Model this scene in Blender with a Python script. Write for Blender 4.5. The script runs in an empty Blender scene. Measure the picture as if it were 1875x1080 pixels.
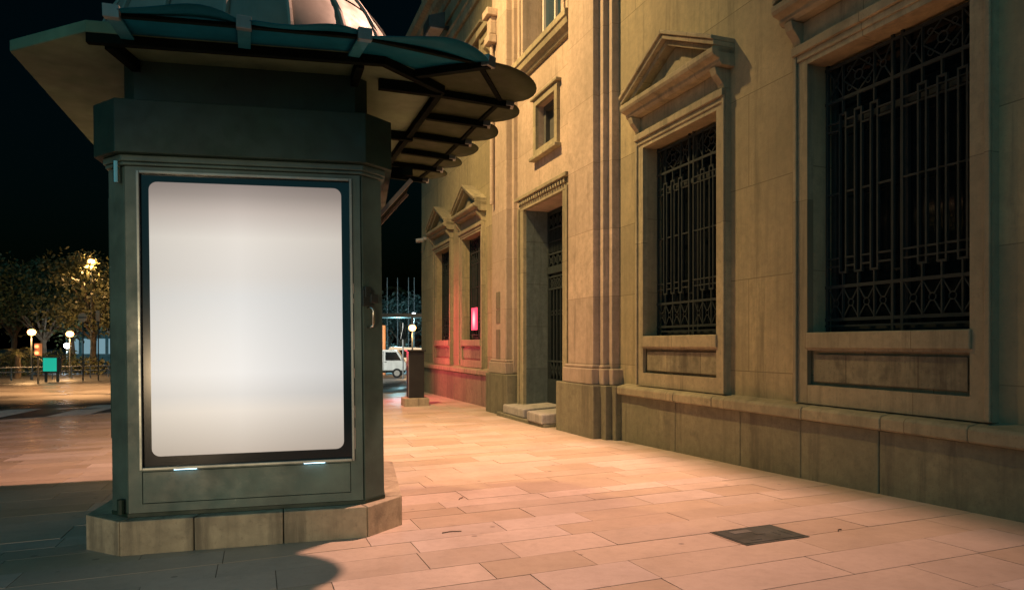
import bpy, bmesh, math, random
from mathutils import Vector, Matrix
R = math.radians
random.seed(7)
C = bpy.context.scene.collection
S = bpy.context.scene

# ------------------------------------------------------------------ camera, world, exposure
CZ = 1.5                                     # eye height above the pavement at the camera
cam_d = bpy.data.cameras.new("camera")
cam_d.sensor_width = 36.0
cam_d.lens = 24.0
cam_d.shift_y = 0.048
cam_d.clip_start = 0.05
cam_d.clip_end = 1500
cam = bpy.data.objects.new("camera", cam_d)
C.objects.link(cam)
cam.location = (0, 0, CZ)
cam.rotation_euler = (R(90), 0, 0)
S.camera = cam
S.view_settings.view_transform = 'Standard'
S.view_settings.look = 'None'
S.view_settings.exposure = 0.0
S.view_settings.gamma = 1.0
S.cycles.use_denoising = True
S.cycles.max_bounces = 6
S.cycles.sample_clamp_indirect = 4.0

world = bpy.data.worlds.new("World")
S.world = world
world.use_nodes = True
wn = world.node_tree
bg = wn.nodes['Background']
sky = wn.nodes.new('ShaderNodeTexSky')
sky.sky_type = 'NISHITA'
sky.sun_disc = False
sky.sun_elevation = R(-2.0)
sky.sun_rotation = R(200)
tint = wn.nodes.new('ShaderNodeMix')
tint.data_type = 'RGBA'
tint.blend_type = 'MULTIPLY'
tint.inputs[0].default_value = 1.0
tint.inputs[7].default_value = (.12, .75, 1.0, 1)
wn.links.new(sky.outputs[0], tint.inputs[6])
wn.links.new(tint.outputs[2], bg.inputs[0])
bg.inputs[1].default_value = 0.02

# ------------------------------------------------------------------ frames of reference
D = 5.8                                      # camera to facade plane
AL = R(20.506)
U = (-math.sin(AL), math.cos(AL))            # along the facade, away from the camera
N = (math.cos(AL), math.sin(AL))             # into the building
FAC_ROT = math.atan2(U[1], U[0])


def fp(t, e, z=0.0):
    """facade coordinates (t along, e out of the wall towards the street) to world"""
    return (t * U[0] + (D - e) * N[0], t * U[1] + (D - e) * N[1], z)


def te(x, y):
    return (x * U[0] + y * U[1], D - (x * N[0] + y * N[1]))


def lerp_tab(tab, x):
    if x <= tab[0][0]:
        return tab[0][1]
    for (a, va), (b, vb) in zip(tab, tab[1:]):
        if x <= b:
            return va + (vb - va) * (x - a) / (b - a)
    return tab[-1][1]


ZT = [(-10, .30), (0, .20), (3.7, .09), (6.5, -.01), (10, -.10), (15, -.15), (24, -.22), (50, -.66), (90, -.75), (400, -.8)]


def zg(t, e):
    return lerp_tab(ZT, t) - .012 * max(-2.0, min(e, 10.0))


def at(px, depth):
    """a point on the ground seen in the photo's column px at this distance"""
    x = (px - 937.5) / 1250 * depth
    t, e = te(x, depth)
    return Vector((x, depth, zg(t, e) - .1))


# ------------------------------------------------------------------ lamps
def lamp(name, kind, loc, power, color, size=.1, aim=None, cone=None, blend=.5):
    l = bpy.data.lights.new(name, kind)
    l.energy = power
    l.color = color
    if kind in ('POINT', 'SPOT'):
        l.shadow_soft_size = size
    o = bpy.data.objects.new(name, l)
    C.objects.link(o)
    o.location = loc
    if aim is not None:
        d = Vector(aim) - Vector(loc)
        o.rotation_euler = d.to_track_quat('-Z', 'Y').to_euler()
    if kind == 'SPOT':
        l.spot_size = R(cone)
        l.spot_blend = blend
    return o


KEY = fp(8.0, .50, 10.0)
lamp('roof_lamp_light', 'SPOT', KEY, 9200, (1.0, .545, .385), .08, fp(9.2, 6.0, 0), 108, 1.0)
lamp('street_lamp_light', 'SPOT', fp(12.9, 6.6, 13.4), 10800, (1.0, .65, .275), .25, fp(14.6, 0, 3.4), 96, 1.0)
lamp('road_lamp_light', 'SPOT', fp(40, 14, 8.0), 26000, (1.0, .50, .20), .3, fp(39.9, 14, 0), 116, .8)
lamp('red_signal_light', 'SPOT', fp(21.5, 2.6, 1.6), 560, (1.0, .09, .13), .12, fp(20.4, .5, 1.0), 136, .8)
lamp('front_fill_light', 'SPOT', (-2.5, -9, .8), 2700, (1.0, .72, .42), .6, (-2.6, 5.0, .4), 26, .7)  # added warm fill behind the camera for the kiosk front and base
# added cool fill that tints the shadows teal, no such source in view
cool_fill_d = bpy.data.lights.new('cool_fill_light', 'SUN')
cool_fill_d.energy = .6
cool_fill_d.angle = R(100)
cool_fill_d.color = (.20, .78, .95)
cool_fill = bpy.data.objects.new('cool_fill_light', cool_fill_d)
C.objects.link(cool_fill)
cool_fill.rotation_euler = Vector((.35, .85, -.38)).to_track_quat('-Z', 'Y').to_euler()


# ------------------------------------------------------------------ materials
def mat(name, color=(.5, .5, .5), rough=.6, metal=0.0, emit=None, estr=0.0, spec=None):
    m = bpy.data.materials.new(name)
    m.use_nodes = True
    b = m.node_tree.nodes['Principled BSDF']
    b.inputs['Base Color'].default_value = (*color, 1)
    b.inputs['Roughness'].default_value = rough
    b.inputs['Metallic'].default_value = metal
    if spec is not None:
        b.inputs['Specular IOR Level'].default_value = spec
    if emit:
        b.inputs['Emission Color'].default_value = (*emit, 1)
        b.inputs['Emission Strength'].default_value = estr
    return m


class NT:
    def __init__(self, m):
        self.t = m.node_tree
        self.b = self.t.nodes['Principled BSDF']

    def n(self, kind, **kw):
        nd = self.t.nodes.new(kind)
        for k, v in kw.items():
            setattr(nd, k, v)
        return nd

    def l(self, a, b):
        self.t.links.new(a, b)

    def coords(self, scale=(1, 1, 1), swizzle=None, kind='Object'):
        tc = self.n('ShaderNodeTexCoord')
        out = tc.outputs[kind]
        if swizzle:
            sx = self.n('ShaderNodeSeparateXYZ')
            cx = self.n('ShaderNodeCombineXYZ')
            self.l(out, sx.inputs[0])
            for i, ax in enumerate(swizzle):
                self.l(sx.outputs['XYZ'.index(ax)], cx.inputs[i])
            out = cx.outputs[0]
        mp = self.n('ShaderNodeMapping')
        mp.inputs['Scale'].default_value = scale
        self.l(out, mp.inputs[0])
        return mp.outputs[0]

    def noise(self, vec, scale, detail=4, rough=.55, lo=.3, hi=.7, a=0.0, b=1.0):
        nz = self.n('ShaderNodeTexNoise')
        nz.inputs['Scale'].default_value = scale
        nz.inputs['Detail'].default_value = detail
        nz.inputs['Roughness'].default_value = rough
        self.l(vec, nz.inputs['Vector'])
        mr = self.n('ShaderNodeMapRange')
        mr.inputs[1].default_value = lo
        mr.inputs[2].default_value = hi
        mr.inputs[3].default_value = a
        mr.inputs[4].default_value = b
        self.l(nz.outputs[0], mr.inputs[0])
        return mr.outputs[0]

    def mix(self, fac, a, b, blend='MIX'):
        mx = self.n('ShaderNodeMix', data_type='RGBA', blend_type=blend)
        for sock, v in ((mx.inputs[0], fac), (mx.inputs[6], a), (mx.inputs[7], b)):
            if isinstance(v, (int, float)):
                sock.default_value = v
            elif isinstance(v, tuple):
                sock.default_value = (*v, 1) if len(v) == 3 else v
            else:
                self.l(v, sock)
        return mx.outputs[2]

    def bump(self, h, strength=.3, dist=.01, prev=None):
        bp = self.n('ShaderNodeBump')
        bp.inputs['Strength'].default_value = strength
        bp.inputs['Distance'].default_value = dist
        self.l(h, bp.inputs['Height'])
        if prev is not None:
            self.l(prev, bp.inputs['Normal'])
        self.l(bp.outputs[0], self.b.inputs['Normal'])
        return bp.outputs[0]


def stone(name, base, alt, dark, block=None, swz='XZY', streak=.72, rough=.75, tone=True):
    m = mat(name, base, rough)
    k = NT(m)
    v = k.coords()
    vs = k.coords(scale=(5.5, 5.5, .30))
    n1 = k.noise(v, .9, 5, .6)
    n2 = k.noise(v, 9, 6, .65, .35, .68)
    n3 = k.noise(vs, 1.0, 6, .65, .50, .72)
    n4 = k.noise(v, 60, 3, .6, .3, .7)
    n5 = k.noise(v, 3.0, 8, .7, .56, .70)
    c = k.mix(n1, base, alt)
    if block:
        vb = k.coords(swizzle=swz)
        br = k.n('ShaderNodeTexBrick')
        br.offset = .43
        br.inputs['Color1'].default_value = (.72, .72, .71, 1)
        br.inputs['Color2'].default_value = (1.14, 1.12, 1.06, 1)
        br.inputs['Mortar'].default_value = (.36, .33, .27, 1)
        br.inputs['Scale'].default_value = 1.0
        br.inputs['Mortar Size'].default_value = block[2]
        br.inputs['Mortar Smooth'].default_value = .2
        br.inputs['Brick Width'].default_value = block[0]
        br.inputs['Row Height'].default_value = block[1]
        k.l(vb, br.inputs['Vector'])
        c = k.mix(1.0, c, br.outputs['Color'], 'MULTIPLY')
    mul = k.n('ShaderNodeMath', operation='MULTIPLY')
    k.l(n2, mul.inputs[0])
    mul.inputs[1].default_value = .48
    c = k.mix(mul.outputs[0], c, dark)
    m2 = k.n('ShaderNodeMath', operation='MULTIPLY')
    k.l(n3, m2.inputs[0])
    m2.inputs[1].default_value = streak
    c = k.mix(m2.outputs[0], c, dark)
    m3 = k.n('ShaderNodeMath', operation='MULTIPLY')
    k.l(n5, m3.inputs[0])
    m3.inputs[1].default_value = .55
    c = k.mix(m3.outputs[0], c, dark)
    n7 = k.noise(k.coords(scale=(1.0, 1.0, .55)), .55, 6, .65, .42, .66, 0, .5)
    c = k.mix(n7, c, dark)
    n8 = k.noise(k.coords(scale=(1.6, 1.6, .16)), 1.7, 8, .72, .55, .66, 0, .55)
    c = k.mix(n8, c, tuple(x * .6 for x in dark))
    n9 = k.noise(v, 26, 5, .7, .56, .68, 0, .45)
    c = k.mix(n9, c, dark)
    k.l(c, k.b.inputs['Base Color'])
    p = k.bump(n4, .18, .004)
    p = k.bump(n2, .25, .006, p)
    if block:
        k.bump(br.outputs['Fac'], -.4, .006, p)
    return m


M_wall = stone('limestone_wall', (.45, .372, .22), (.33, .275, .155), (.17, .15, .09), (1.75, 1.16, .006))
M_trim = stone('limestone_trim', (.42, .36, .23), (.35, .30, .19), (.15, .135, .085), (1.3, 3.1, .005))
M_pil = stone('limestone_pink_lit', (.58, .44, .35), (.52, .40, .31), (.25, .20, .14), (5.0, 1.16, .004), streak=.35)  # pink of the lamp light on the door bay is put into this stone
M_plinth = stone('weathered_plinth', (.27, .25, .155), (.18, .175, .105), (.10, .09, .062), None, streak=.8)
M_panel = stone('marbled_panel', (.38, .35, .23), (.22, .20, .125), (.035, .032, .022), (.83, 3.0, .006), streak=.5)
M_reveal = stone('shaded_reveal', (.15, .18, .17), (.11, .14, .135), (.05, .065, .06), (2.0, .95, .006))  # stone darkened and cooled for the shade inside the doorway
M_darkslab = stone('dark_panel_slab', (.12, .115, .09), (.08, .08, .065), (.03, .03, .028))  # dark stone for the recessed panel above the door
M_block = stone('pale_step_stone', (.46, .42, .36), (.40, .37, .32), (.2, .19, .17))
M_base = stone('kiosk_base_stone', (.54, .44, .30), (.46, .38, .26), (.17, .14, .10), None, streak=.7)


def painted(name, col, rough=.45, var=.35, metal=0.0):
    m = mat(name, col, rough, metal)
    k = NT(m)
    v = k.coords()
    vs = k.coords(scale=(5, 5, .5))
    n1 = k.noise(v, 2.2, 6, .6, .35, .7)
    n2 = k.noise(vs, 1.0, 5, .6, .45, .75)
    n3 = k.noise(v, 40, 4, .7, .62, .7)
    d = tuple(x * (1 - var) for x in col)
    l_ = tuple(min(1, x * (1 + var)) for x in col)
    c = k.mix(n1, d, l_)
    m2 = k.n('ShaderNodeMath', operation='MULTIPLY')
    k.l(n2, m2.inputs[0])
    m2.inputs[1].default_value = .45
    c = k.mix(m2.outputs[0], c, tuple(x * .55 for x in col))
    m3 = k.n('ShaderNodeMath', operation='MULTIPLY')
    k.l(n3, m3.inputs[0])
    m3.inputs[1].default_value = .25
    c = k.mix(m3.outputs[0], c, tuple(min(1, x * 2.0 + .01) for x in col))
    k.l(c, k.b.inputs['Base Color'])
    rr = k.noise(v, 5, 5, .6, .3, .7, rough - .1, rough + .15)
    k.l(rr, k.b.inputs['Roughness'])
    k.bump(k.noise(v, 3, 3, .5), .06, .01)
    return m


M_paint = painted('kiosk_green_paint', (.066, .112, .098))
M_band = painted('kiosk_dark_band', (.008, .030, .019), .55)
M_beam = painted('canopy_beam_paint', (.006, .010, .007), .85)
M_beam.node_tree.nodes['Principled BSDF'].inputs['Specular IOR Level'].default_value = .05
M_soffit = painted('canopy_soffit_board', (.15, .23, .135), .7, .25)
M_sheet_cool = painted('canopy_sheet_cool_lit', (.002, .115, .165), .8, .25)  # same sheeting as the sides, with the cool front light painted in
M_sheet_cool.node_tree.nodes['Principled BSDF'].inputs['Specular IOR Level'].default_value = .15
M_sheet = painted('canopy_olive_sheet', (.052, .070, .032), .7, .3)
M_sheet.node_tree.nodes['Principled BSDF'].inputs['Specular IOR Level'].default_value = .15
M_rib = painted('canopy_rib_cool_lit', (.015, .17, .21), .5, .2)  # teal of the front ribs carries the cool light falling on them
M_cap = painted('rib_cap_metal', (.25, .27, .25), .4, .2, .6)
M_dome = painted('dome_sheet_metal', (.25, .205, .165), .55, .15)
M_domerib = painted('dome_rib_metal', (.30, .25, .2), .5, .2)
M_trimmetal = painted('poster_frame_metal', (.28, .30, .28), .35, .25, .5)
M_chrome = mat('bright_metal', (.62, .60, .55), .25, 1.0)
M_lock = mat('lock_dark_plastic', (.02, .03, .03), .5)
M_blackglass = mat('poster_black_border', (.004, .012, .016), .12)
M_iron = painted('wrought_iron_paint', (.009, .017, .016), .8, .2)
M_glass = mat('dark_window_glass', (.004, .006, .007), .08)
M_upglass = mat('upper_window_glass', (.015, .04, .06), .1)
M_white = painted('white_window_frame', (.55, .5, .44), .5, .15)
M_blackpaint = painted('cabinet_black_paint', (.018, .018, .018), .4)
M_leafA = painted('leaf_dark_green', (.045, .065, .022), .6, .5)
M_leafB = painted('leaf_olive', (.085, .085, .03), .6, .5)
M_leafC = painted('leaf_blue_green', (.05, .09, .08), .6, .5)
M_bark = painted('tree_bark', (.10, .075, .05), .9, .4)
M_pole = painted('dark_pole_paint', (.05, .055, .05), .5)
M_lightpole = painted('pale_pole_paint', (.35, .36, .36), .5)
M_dimpole = painted('dull_pole_paint', (.13, .14, .14), .6)
M_van = painted('white_vehicle_paint', (.62, .64, .62), .35, .08)
M_tyre = mat('tyre_rubber', (.015, .015, .015), .8)
M_rim = mat('wheel_rim_metal', (.5, .5, .5), .35, .8)
M_tarp = painted('grey_load_cover', (.26, .28, .28), .7, .3)
M_lampor = mat('sodium_lamp_glass', (1, .7, .4), .4, 0, (1.0, .42, .11), 11)
M_lampwh = mat('white_lamp_glass', (1, 1, 1), .4, 0, (.85, .95, 1.0), 22)
M_red = mat('red_reflection_glow', (.5, .02, .05), .4, 0, (1.0, .13, .20), 1.7)
def red_reflection_mat():  # emission painted as a red reflection in the window glass
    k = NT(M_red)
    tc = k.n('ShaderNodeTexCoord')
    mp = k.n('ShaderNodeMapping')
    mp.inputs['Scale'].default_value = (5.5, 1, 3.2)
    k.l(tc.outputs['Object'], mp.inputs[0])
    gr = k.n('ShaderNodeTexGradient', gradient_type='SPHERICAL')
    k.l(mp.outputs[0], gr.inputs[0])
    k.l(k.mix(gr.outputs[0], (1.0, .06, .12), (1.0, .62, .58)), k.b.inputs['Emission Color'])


red_reflection_mat()
M_redbright = mat('red_lit_core', (.8, .3, .3), .4, 0, (1.0, .35, .38), 5)
M_green = mat('green_lit_panel', (.02, .3, .22), .4, 0, (.02, .62, .42), .62)
M_signal = mat('signal_red_lens', (.7, .1, .03), .4, 0, (1.0, .22, .08), 4)
M_cyanwin = mat('lit_blue_window', (.2, .3, .35), .4, 0, (.30, .48, .55), .55)


def screen_mat():
    m = mat('backlit_poster_sheet', (.04, .04, .04), .35)
    k = NT(m)
    tc = k.n('ShaderNodeTexCoord')
    sx = k.n('ShaderNodeSeparateXYZ')
    k.l(tc.outputs['Object'], sx.inputs[0])
    mr = k.n('ShaderNodeMapRange')
    mr.inputs[1].default_value = .455
    mr.inputs[2].default_value = 2.545
    k.l(sx.outputs[2], mr.inputs[0])
    cr = k.n('ShaderNodeValToRGB')
    e = cr.color_ramp.elements
    pts = [(0, (.50, .43, .37)), (.06, (.58, .52, .46)), (.16, (.74, .69, .63)), (.22, (.66, .66, .655)), (.30, (.76, .77, .775)), (.46, (.72, .735, .74)),
           (.58, (.70, .71, .71)), (.66, (.72, .69, .655)), (.80, (.80, .745, .68)), (.90, (.58, .50, .45)), (.96, (.36, .30, .27)), (1, (.28, .225, .205))]
    e[0].position = 0
    e[0].color = (*pts[0][1], 1)
    e[1].position = 1
    e[1].color = (*pts[-1][1], 1)
    for p, c in pts[1:-1]:
        q = e.new(p)
        q.color = (*c, 1)
    k.l(mr.outputs[0], cr.inputs[0])
    # brighter towards the middle of the sheet, where the tubes sit behind it
    mx = k.n('ShaderNodeMapRange')
    mx.inputs[1].default_value = .17
    mx.inputs[2].default_value = 1.58
    k.l(sx.outputs[0], mx.inputs[0])
    ch = k.n('ShaderNodeValToRGB')
    h = ch.color_ramp.elements
    h[0].color = (.80, .80, .79, 1)
    h[1].position = 1
    h[1].color = (.80, .78, .76, 1)
    q = h.new(.45)
    q.color = (1, 1, 1, 1)
    k.l(mx.outputs[0], ch.inputs[0])
    c = k.mix(1.0, cr.outputs[0], ch.outputs[0], 'MULTIPLY')
    k.l(c, k.b.inputs['Emission Color'])
    k.b.inputs['Emission Strength'].default_value = .93
    return m


M_screen = screen_mat()
M_led = mat('led_strip', (.6, .7, .8), .4, 0, (.45, .78, 1.0), 5.0)


# ------------------------------------------------------------------ mesh helpers
class MB:
    def __init__(self):
        self.v = []
        self.f = []

    def add(self, verts, faces):
        o = len(self.v)
        self.v += [tuple(p) for p in verts]
        self.f += [tuple(i + o for i in f) for f in faces]
        return self

    def box(self, x0, x1, y0, y1, z0, z1):
        x0, x1 = min(x0, x1), max(x0, x1)
        y0, y1 = min(y0, y1), max(y0, y1)
        z0, z1 = min(z0, z1), max(z0, z1)
        return self.add([(x0, y0, z0), (x1, y0, z0), (x1, y1, z0), (x0, y1, z0), (x0, y0, z1), (x1, y0, z1), (x1, y1, z1), (x0, y1, z1)],
                        [(0, 3, 2, 1), (4, 5, 6, 7), (0, 1, 5, 4), (1, 2, 6, 5), (2, 3, 7, 6), (3, 0, 4, 7)])

    def prism(self, poly, z0, z1):
        """poly of (x, y) extruded in z; z0/z1 numbers or functions of (x, y)"""
        n = len(poly)
        g0 = z0 if callable(z0) else (lambda x, y: z0)
        g1 = z1 if callable(z1) else (lambda x, y: z1)
        a = sum(poly[i][0] * poly[(i + 1) % n][1] - poly[(i + 1) % n][0] * poly[i][1] for i in range(n))
        if a < 0:
            poly = poly[::-1]
        vs = [(x, y, g0(x, y)) for x, y in poly] + [(x, y, g1(x, y)) for x, y in poly]
        fs = [tuple(range(n))[::-1], tuple(range(n, 2 * n))]
        fs += [(i, (i + 1) % n, (i + 1) % n + n, i + n) for i in range(n)]
        return self.add(vs, fs)

    def xprism(self, prof, x0, x1):
        """profile of (y, z) extruded along x"""
        n = len(prof)
        vs = [(x0, y, z) for y, z in prof] + [(x1, y, z) for y, z in prof]
        fs = [tuple(range(n)), tuple(range(n, 2 * n))[::-1]]
        fs += [((i + 1) % n, i, i + n, (i + 1) % n + n) for i in range(n)]
        return self.add(vs, fs)

    def yprism(self, prof, y0, y1):
        """profile of (x, z) extruded along y"""
        n = len(prof)
        vs = [(x, y0, z) for x, z in prof] + [(x, y1, z) for x, z in prof]
        fs = [tuple(range(n)), tuple(range(n, 2 * n))[::-1]]
        fs += [((i + 1) % n, i, i + n, (i + 1) % n + n) for i in range(n)]
        return self.add(vs, fs)

    def bar(self, p, q, w, h=None, up=(0, 0, 1)):
        """square bar from p to q"""
        p, q = Vector(p), Vector(q)
        h = h or w
        d = (q - p).normalized()
        u = Vector(up)
        if abs(d.dot(u)) > .98:
            u = Vector((0, 1, 0))
        s = d.cross(u).normalized()
        u = s.cross(d).normalized()
        vs = []
        for c in (p, q):
            for a, b in ((-1, -1), (1, -1), (1, 1), (-1, 1)):
                vs.append(c + s * a * w / 2 + u * b * h / 2)
        return self.add(vs, [(0, 1, 2, 3), (7, 6, 5, 4), (0, 4, 5, 1), (1, 5, 6, 2), (2, 6, 7, 3), (3, 7, 4, 0)])

    def tube(self, pts, r, seg=8, cap=True):
        pts = [Vector(p) for p in pts]
        n = len(pts)
        rs = r if isinstance(r, (list, tuple)) else [r] * n
        o = []
        for i, p in enumerate(pts):
            d = (pts[min(i + 1, n - 1)] - pts[max(i - 1, 0)]).normalized()
            u = Vector((0, 0, 1)) if abs(d.z) < .9 else Vector((1, 0, 0))
            s = d.cross(u).normalized()
            u = s.cross(d)
            for j in range(seg):
                a = 2 * math.pi * j / seg
                o.append(p + (s * math.cos(a) + u * math.sin(a)) * rs[i])
        fs = []
        for i in range(n - 1):
            for j in range(seg):
                k = (j + 1) % seg
                fs.append((i * seg + j, i * seg + k, (i + 1) * seg + k, (i + 1) * seg + j))
        if cap:
            fs.append(tuple(range(seg))[::-1])
            fs.append(tuple(range((n - 1) * seg, n * seg)))
        return self.add(o, fs)

    def ring(self, c, r, w, axis='y', seg=14):
        pts = []
        for i in range(seg + 1):
            a = 2 * math.pi * i / seg
            pts.append((c[0] + r * math.cos(a), c[1], c[2] + r * math.sin(a)) if axis == 'y' else (c[0] + r * math.cos(a), c[1] + r * math.sin(a), c[2]))
        return self.tube(pts, w, 5, False)

    def lathe(self, c, prof, seg=24):
        vs, fs = [], []
        for r, z in prof:
            for j in range(seg):
                a = 2 * math.pi * j / seg
                vs.append((c[0] + r * math.cos(a), c[1] + r * math.sin(a), c[2] + z))
        for i in range(len(prof) - 1):
            for j in range(seg):
                k = (j + 1) % seg
                fs.append((i * seg + j, i * seg + k, (i + 1) * seg + k, (i + 1) * seg + j))
        fs.append(tuple(range(seg))[::-1])
        fs.append(tuple(range((len(prof) - 1) * seg, len(prof) * seg)))
        return self.add(vs, fs)

    def build(self, name, m, parent=None, bevel=0.0, smooth=False, loc=None):
        me = bpy.data.meshes.new(name)
        me.from_pydata(self.v, [], self.f)
        me.validate()
        if smooth:
            for p in me.polygons:
                p.use_smooth = True
        me.materials.append(m)
        o = bpy.data.objects.new(name, me)
        C.objects.link(o)
        if parent is not None:
            o.parent = parent
        if loc is not None:
            o.location = loc
        if bevel:
            b = o.modifiers.new('bevel', 'BEVEL')
            b.width = bevel
            b.segments = 2
            b.limit_method = 'ANGLE'
            b.angle_limit = R(40)
        return o


def tag(o, label=None, cat=None, group=None, kind=None):
    if label:
        o['label'] = label
    if cat:
        o['category'] = cat
    if group:
        o['group'] = group
    if kind:
        o['kind'] = kind
    return o


def empty(name, loc, rot=(0, 0, 0), label=None, cat=None, group=None):
    o = bpy.data.objects.new(name, None)
    C.objects.link(o)
    o.location = loc
    o.rotation_euler = rot
    o.empty_display_size = .2
    return tag(o, label, cat, group)


def struct(o):
    o['kind'] = 'structure'
    return o


# ------------------------------------------------------------------ ground, road, pavement
def ground():
    m = mat('asphalt', (.05, .05, .05), .55)
    k = NT(m)
    v = k.coords()
    c = k.mix(k.noise(v, .5, 6, .6), (.040, .040, .042), (.075, .070, .065))
    c = k.mix(k.noise(v, 60, 3, .6, .4, .75), c, (.11, .105, .10))
    k.l(c, k.b.inputs['Base Color'])
    k.l(k.noise(v, .35, 5, .6, .35, .65, .24, .6), k.b.inputs['Roughness'])
    k.bump(k.noise(v, 120, 2, .5), .25, .006)
    ts = [-30, -12, -6, 0, 3.7, 6.5, 10, 15, 20, 24, 30, 37, 43, 50, 60, 75, 90, 140, 250, 400]
    es = [-260, -120, -60, -30, -15, -8, -2, 0, 2, 4, 6, 8, 10, 14, 20, 30, 50, 90, 160, 300]
    mb = MB()
    vs = [fp(t, e, zg(t, e) - .12) for t in ts for e in es]
    n = len(es)
    fs = [(i * n + j, (i + 1) * n + j, (i + 1) * n + j + 1, i * n + j + 1) for i in range(len(ts) - 1) for j in range(n - 1)]
    mb.add(vs, fs)
    o = struct(mb.build('road', m))
    return o


ground()


def t_end(e):
    return 25.2 - .50 * max(e, 0)


def pavement():
    """every slab is a separate face set with its own tone, on a joint bed a few millimetres lower"""
    m = mat('stone_paving', (.5, .42, .35), .4)
    k = NT(m)
    at_ = k.n('ShaderNodeAttribute')
    at_.attribute_name = 'tone'
    v = k.coords()
    c = at_.outputs['Color']
    n1 = k.noise(v, 1.3, 6, .6)
    n2 = k.noise(v, 14, 7, .7, .45, .72)
    n3 = k.noise(v, 5, 6, .7, .55, .75)
    c = k.mix(n1, c, k.mix(1.0, c, (.80, .80, .80), 'MULTIPLY'))
    a = k.n('ShaderNodeMath', operation='MULTIPLY')
    k.l(n2, a.inputs[0])
    a.inputs[1].default_value = .30
    c = k.mix(a.outputs[0], c, (.30, .22, .16))
    a = k.n('ShaderNodeMath', operation='MULTIPLY')
    k.l(n3, a.inputs[0])
    a.inputs[1].default_value = .28
    c = k.mix(a.outputs[0], c, (.22, .17, .13))
    vo = k.n('ShaderNodeTexVoronoi')
    vo.inputs['Scale'].default_value = 2.3
    k.l(v, vo.inputs['Vector'])
    gum = k.n('ShaderNodeMapRange')
    gum.inputs[1].default_value = .045
    gum.inputs[2].default_value = .065
    gum.inputs[3].default_value = .7
    gum.inputs[4].default_value = 0.0
    k.l(vo.outputs['Distance'], gum.inputs[0])
    c = k.mix(gum.outputs[0], c, (.17, .135, .11))
    n6 = k.noise(v, .45, 7, .7, .50, .72, 0, .38)
    c = k.mix(n6, c, (.27, .215, .17))
    k.l(c, k.b.inputs['Base Color'])
    rg = k.n('ShaderNodeMix')
    k.l(at_.outputs['Alpha'], rg.inputs[0])
    k.l(k.noise(v, 1.6, 6, .65, .3, .7, .42, .68), rg.inputs[2])
    k.l(k.noise(v, 1.1, 6, .65, .3, .7, .08, .30), rg.inputs[3])
    k.l(rg.outputs[0], k.b.inputs['Roughness'])
    p = k.bump(k.noise(v, 45, 5, .65), .10, .006)
    k.bump(k.noise(v, 5, 4, .6), .12, .012, p)
    rnd = random.Random(3)
    tones = [(.52, .43, .36), (.50, .41, .33), (.47, .38, .29), (.56, .47, .41), (.55, .455, .385), (.50, .40, .31), (.60, .51, .46), (.46, .365, .275), (.53, .44, .37)]
    mb = MB()
    cols = []
    t = -4.0
    g = .0028
    while t < 25.2:
        h = rnd.choice([.30, .34, .38, .42, .46, .36])
        e = -.45 - rnd.random() * .9
        while e < 26:
            w = rnd.uniform(.62, 1.45)
            e0, e1 = max(e, -.45), e + w
            if e1 > -.4:
                # band of the flush gutter line is left free for its own slabs
                segs = [(e0, e1)]
                for a0, a1 in segs:
                    if a1 - a0 < .05:
                        continue
                    if t + h * .5 > t_end((a0 + a1) / 2):
                        continue
                    dz = rnd.uniform(-.0012, .0012)
                    pts = []
                    for tt, ee in ((t + g, a0 + g), (t + h - g, a0 + g), (t + h - g, a1 - g), (t + g, a1 - g)):
                        pts.append((tt, ee))
                    top = [fp(a, b, zg(a, b) + dz + rnd.uniform(-.0008, .0008)) for a, b in pts]
                    bot = [fp(a, b, zg(a, b) - .02) for a, b in pts]
                    mb.add(bot + top, [(7, 6, 5, 4), (0, 4, 5, 1), (1, 5, 6, 2), (2, 6, 7, 3), (3, 7, 4, 0)])
                    tn = rnd.choice(tones)
                    f = rnd.uniform(.90, 1.08)
                    wet = max(0.0, min(1.0, (a0 - 7.2) / 1.6)) * max(0.0, min(1.0, (t - 8) / 4))
                    wet = max(wet, .62 * max(0.0, min(1.0, (t - 14) / 6)))
                    tn = tuple(.8 * a_ + .2 * b_ for a_, b_ in zip(tn, (.525, .415, .34)))
                    tn = (tn[0], tn[1] * .96, tn[2] * .92)
                    cols += [(*(x * f for x in tn), wet * .75)] * 8
            e += w
        t += h
    o = mb.build('pavement', m)
    ca = o.data.color_attributes.new('tone', 'FLOAT_COLOR', 'POINT')
    for i, c in enumerate(cols):
        ca.data[i].color = c
    struct(o)
    # joint bed
    jm = painted('joint_mortar', (.20, .155, .115), .9, .3)
    ts = [-4, -2, 0, 2, 3.7, 5, 6.5, 8, 10, 12, 15, 18, 20, 22, 25.0]
    es = [-.45, 2, 4, 6, 8, 10, 12, 16, 26]
    b = MB()
    grid = {}
    for tt in ts:
        for e in es:
            tq = min(tt, t_end(e) - .05)
            grid[(tt, e)] = fp(tq, e, zg(tq, e) - .0055)
    for i in range(len(ts) - 1):
        for j in range(len(es) - 1):
            q = [grid[(ts[i], es[j])], grid[(ts[i + 1], es[j])], grid[(ts[i + 1], es[j + 1])], grid[(ts[i], es[j + 1])]]
            b.add(q, [(0, 1, 2, 3)])
    struct(b.build('pavement_bed', jm))
    # kerb along the far edge of the pavement
    kb = MB()
    e = -.4
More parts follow.
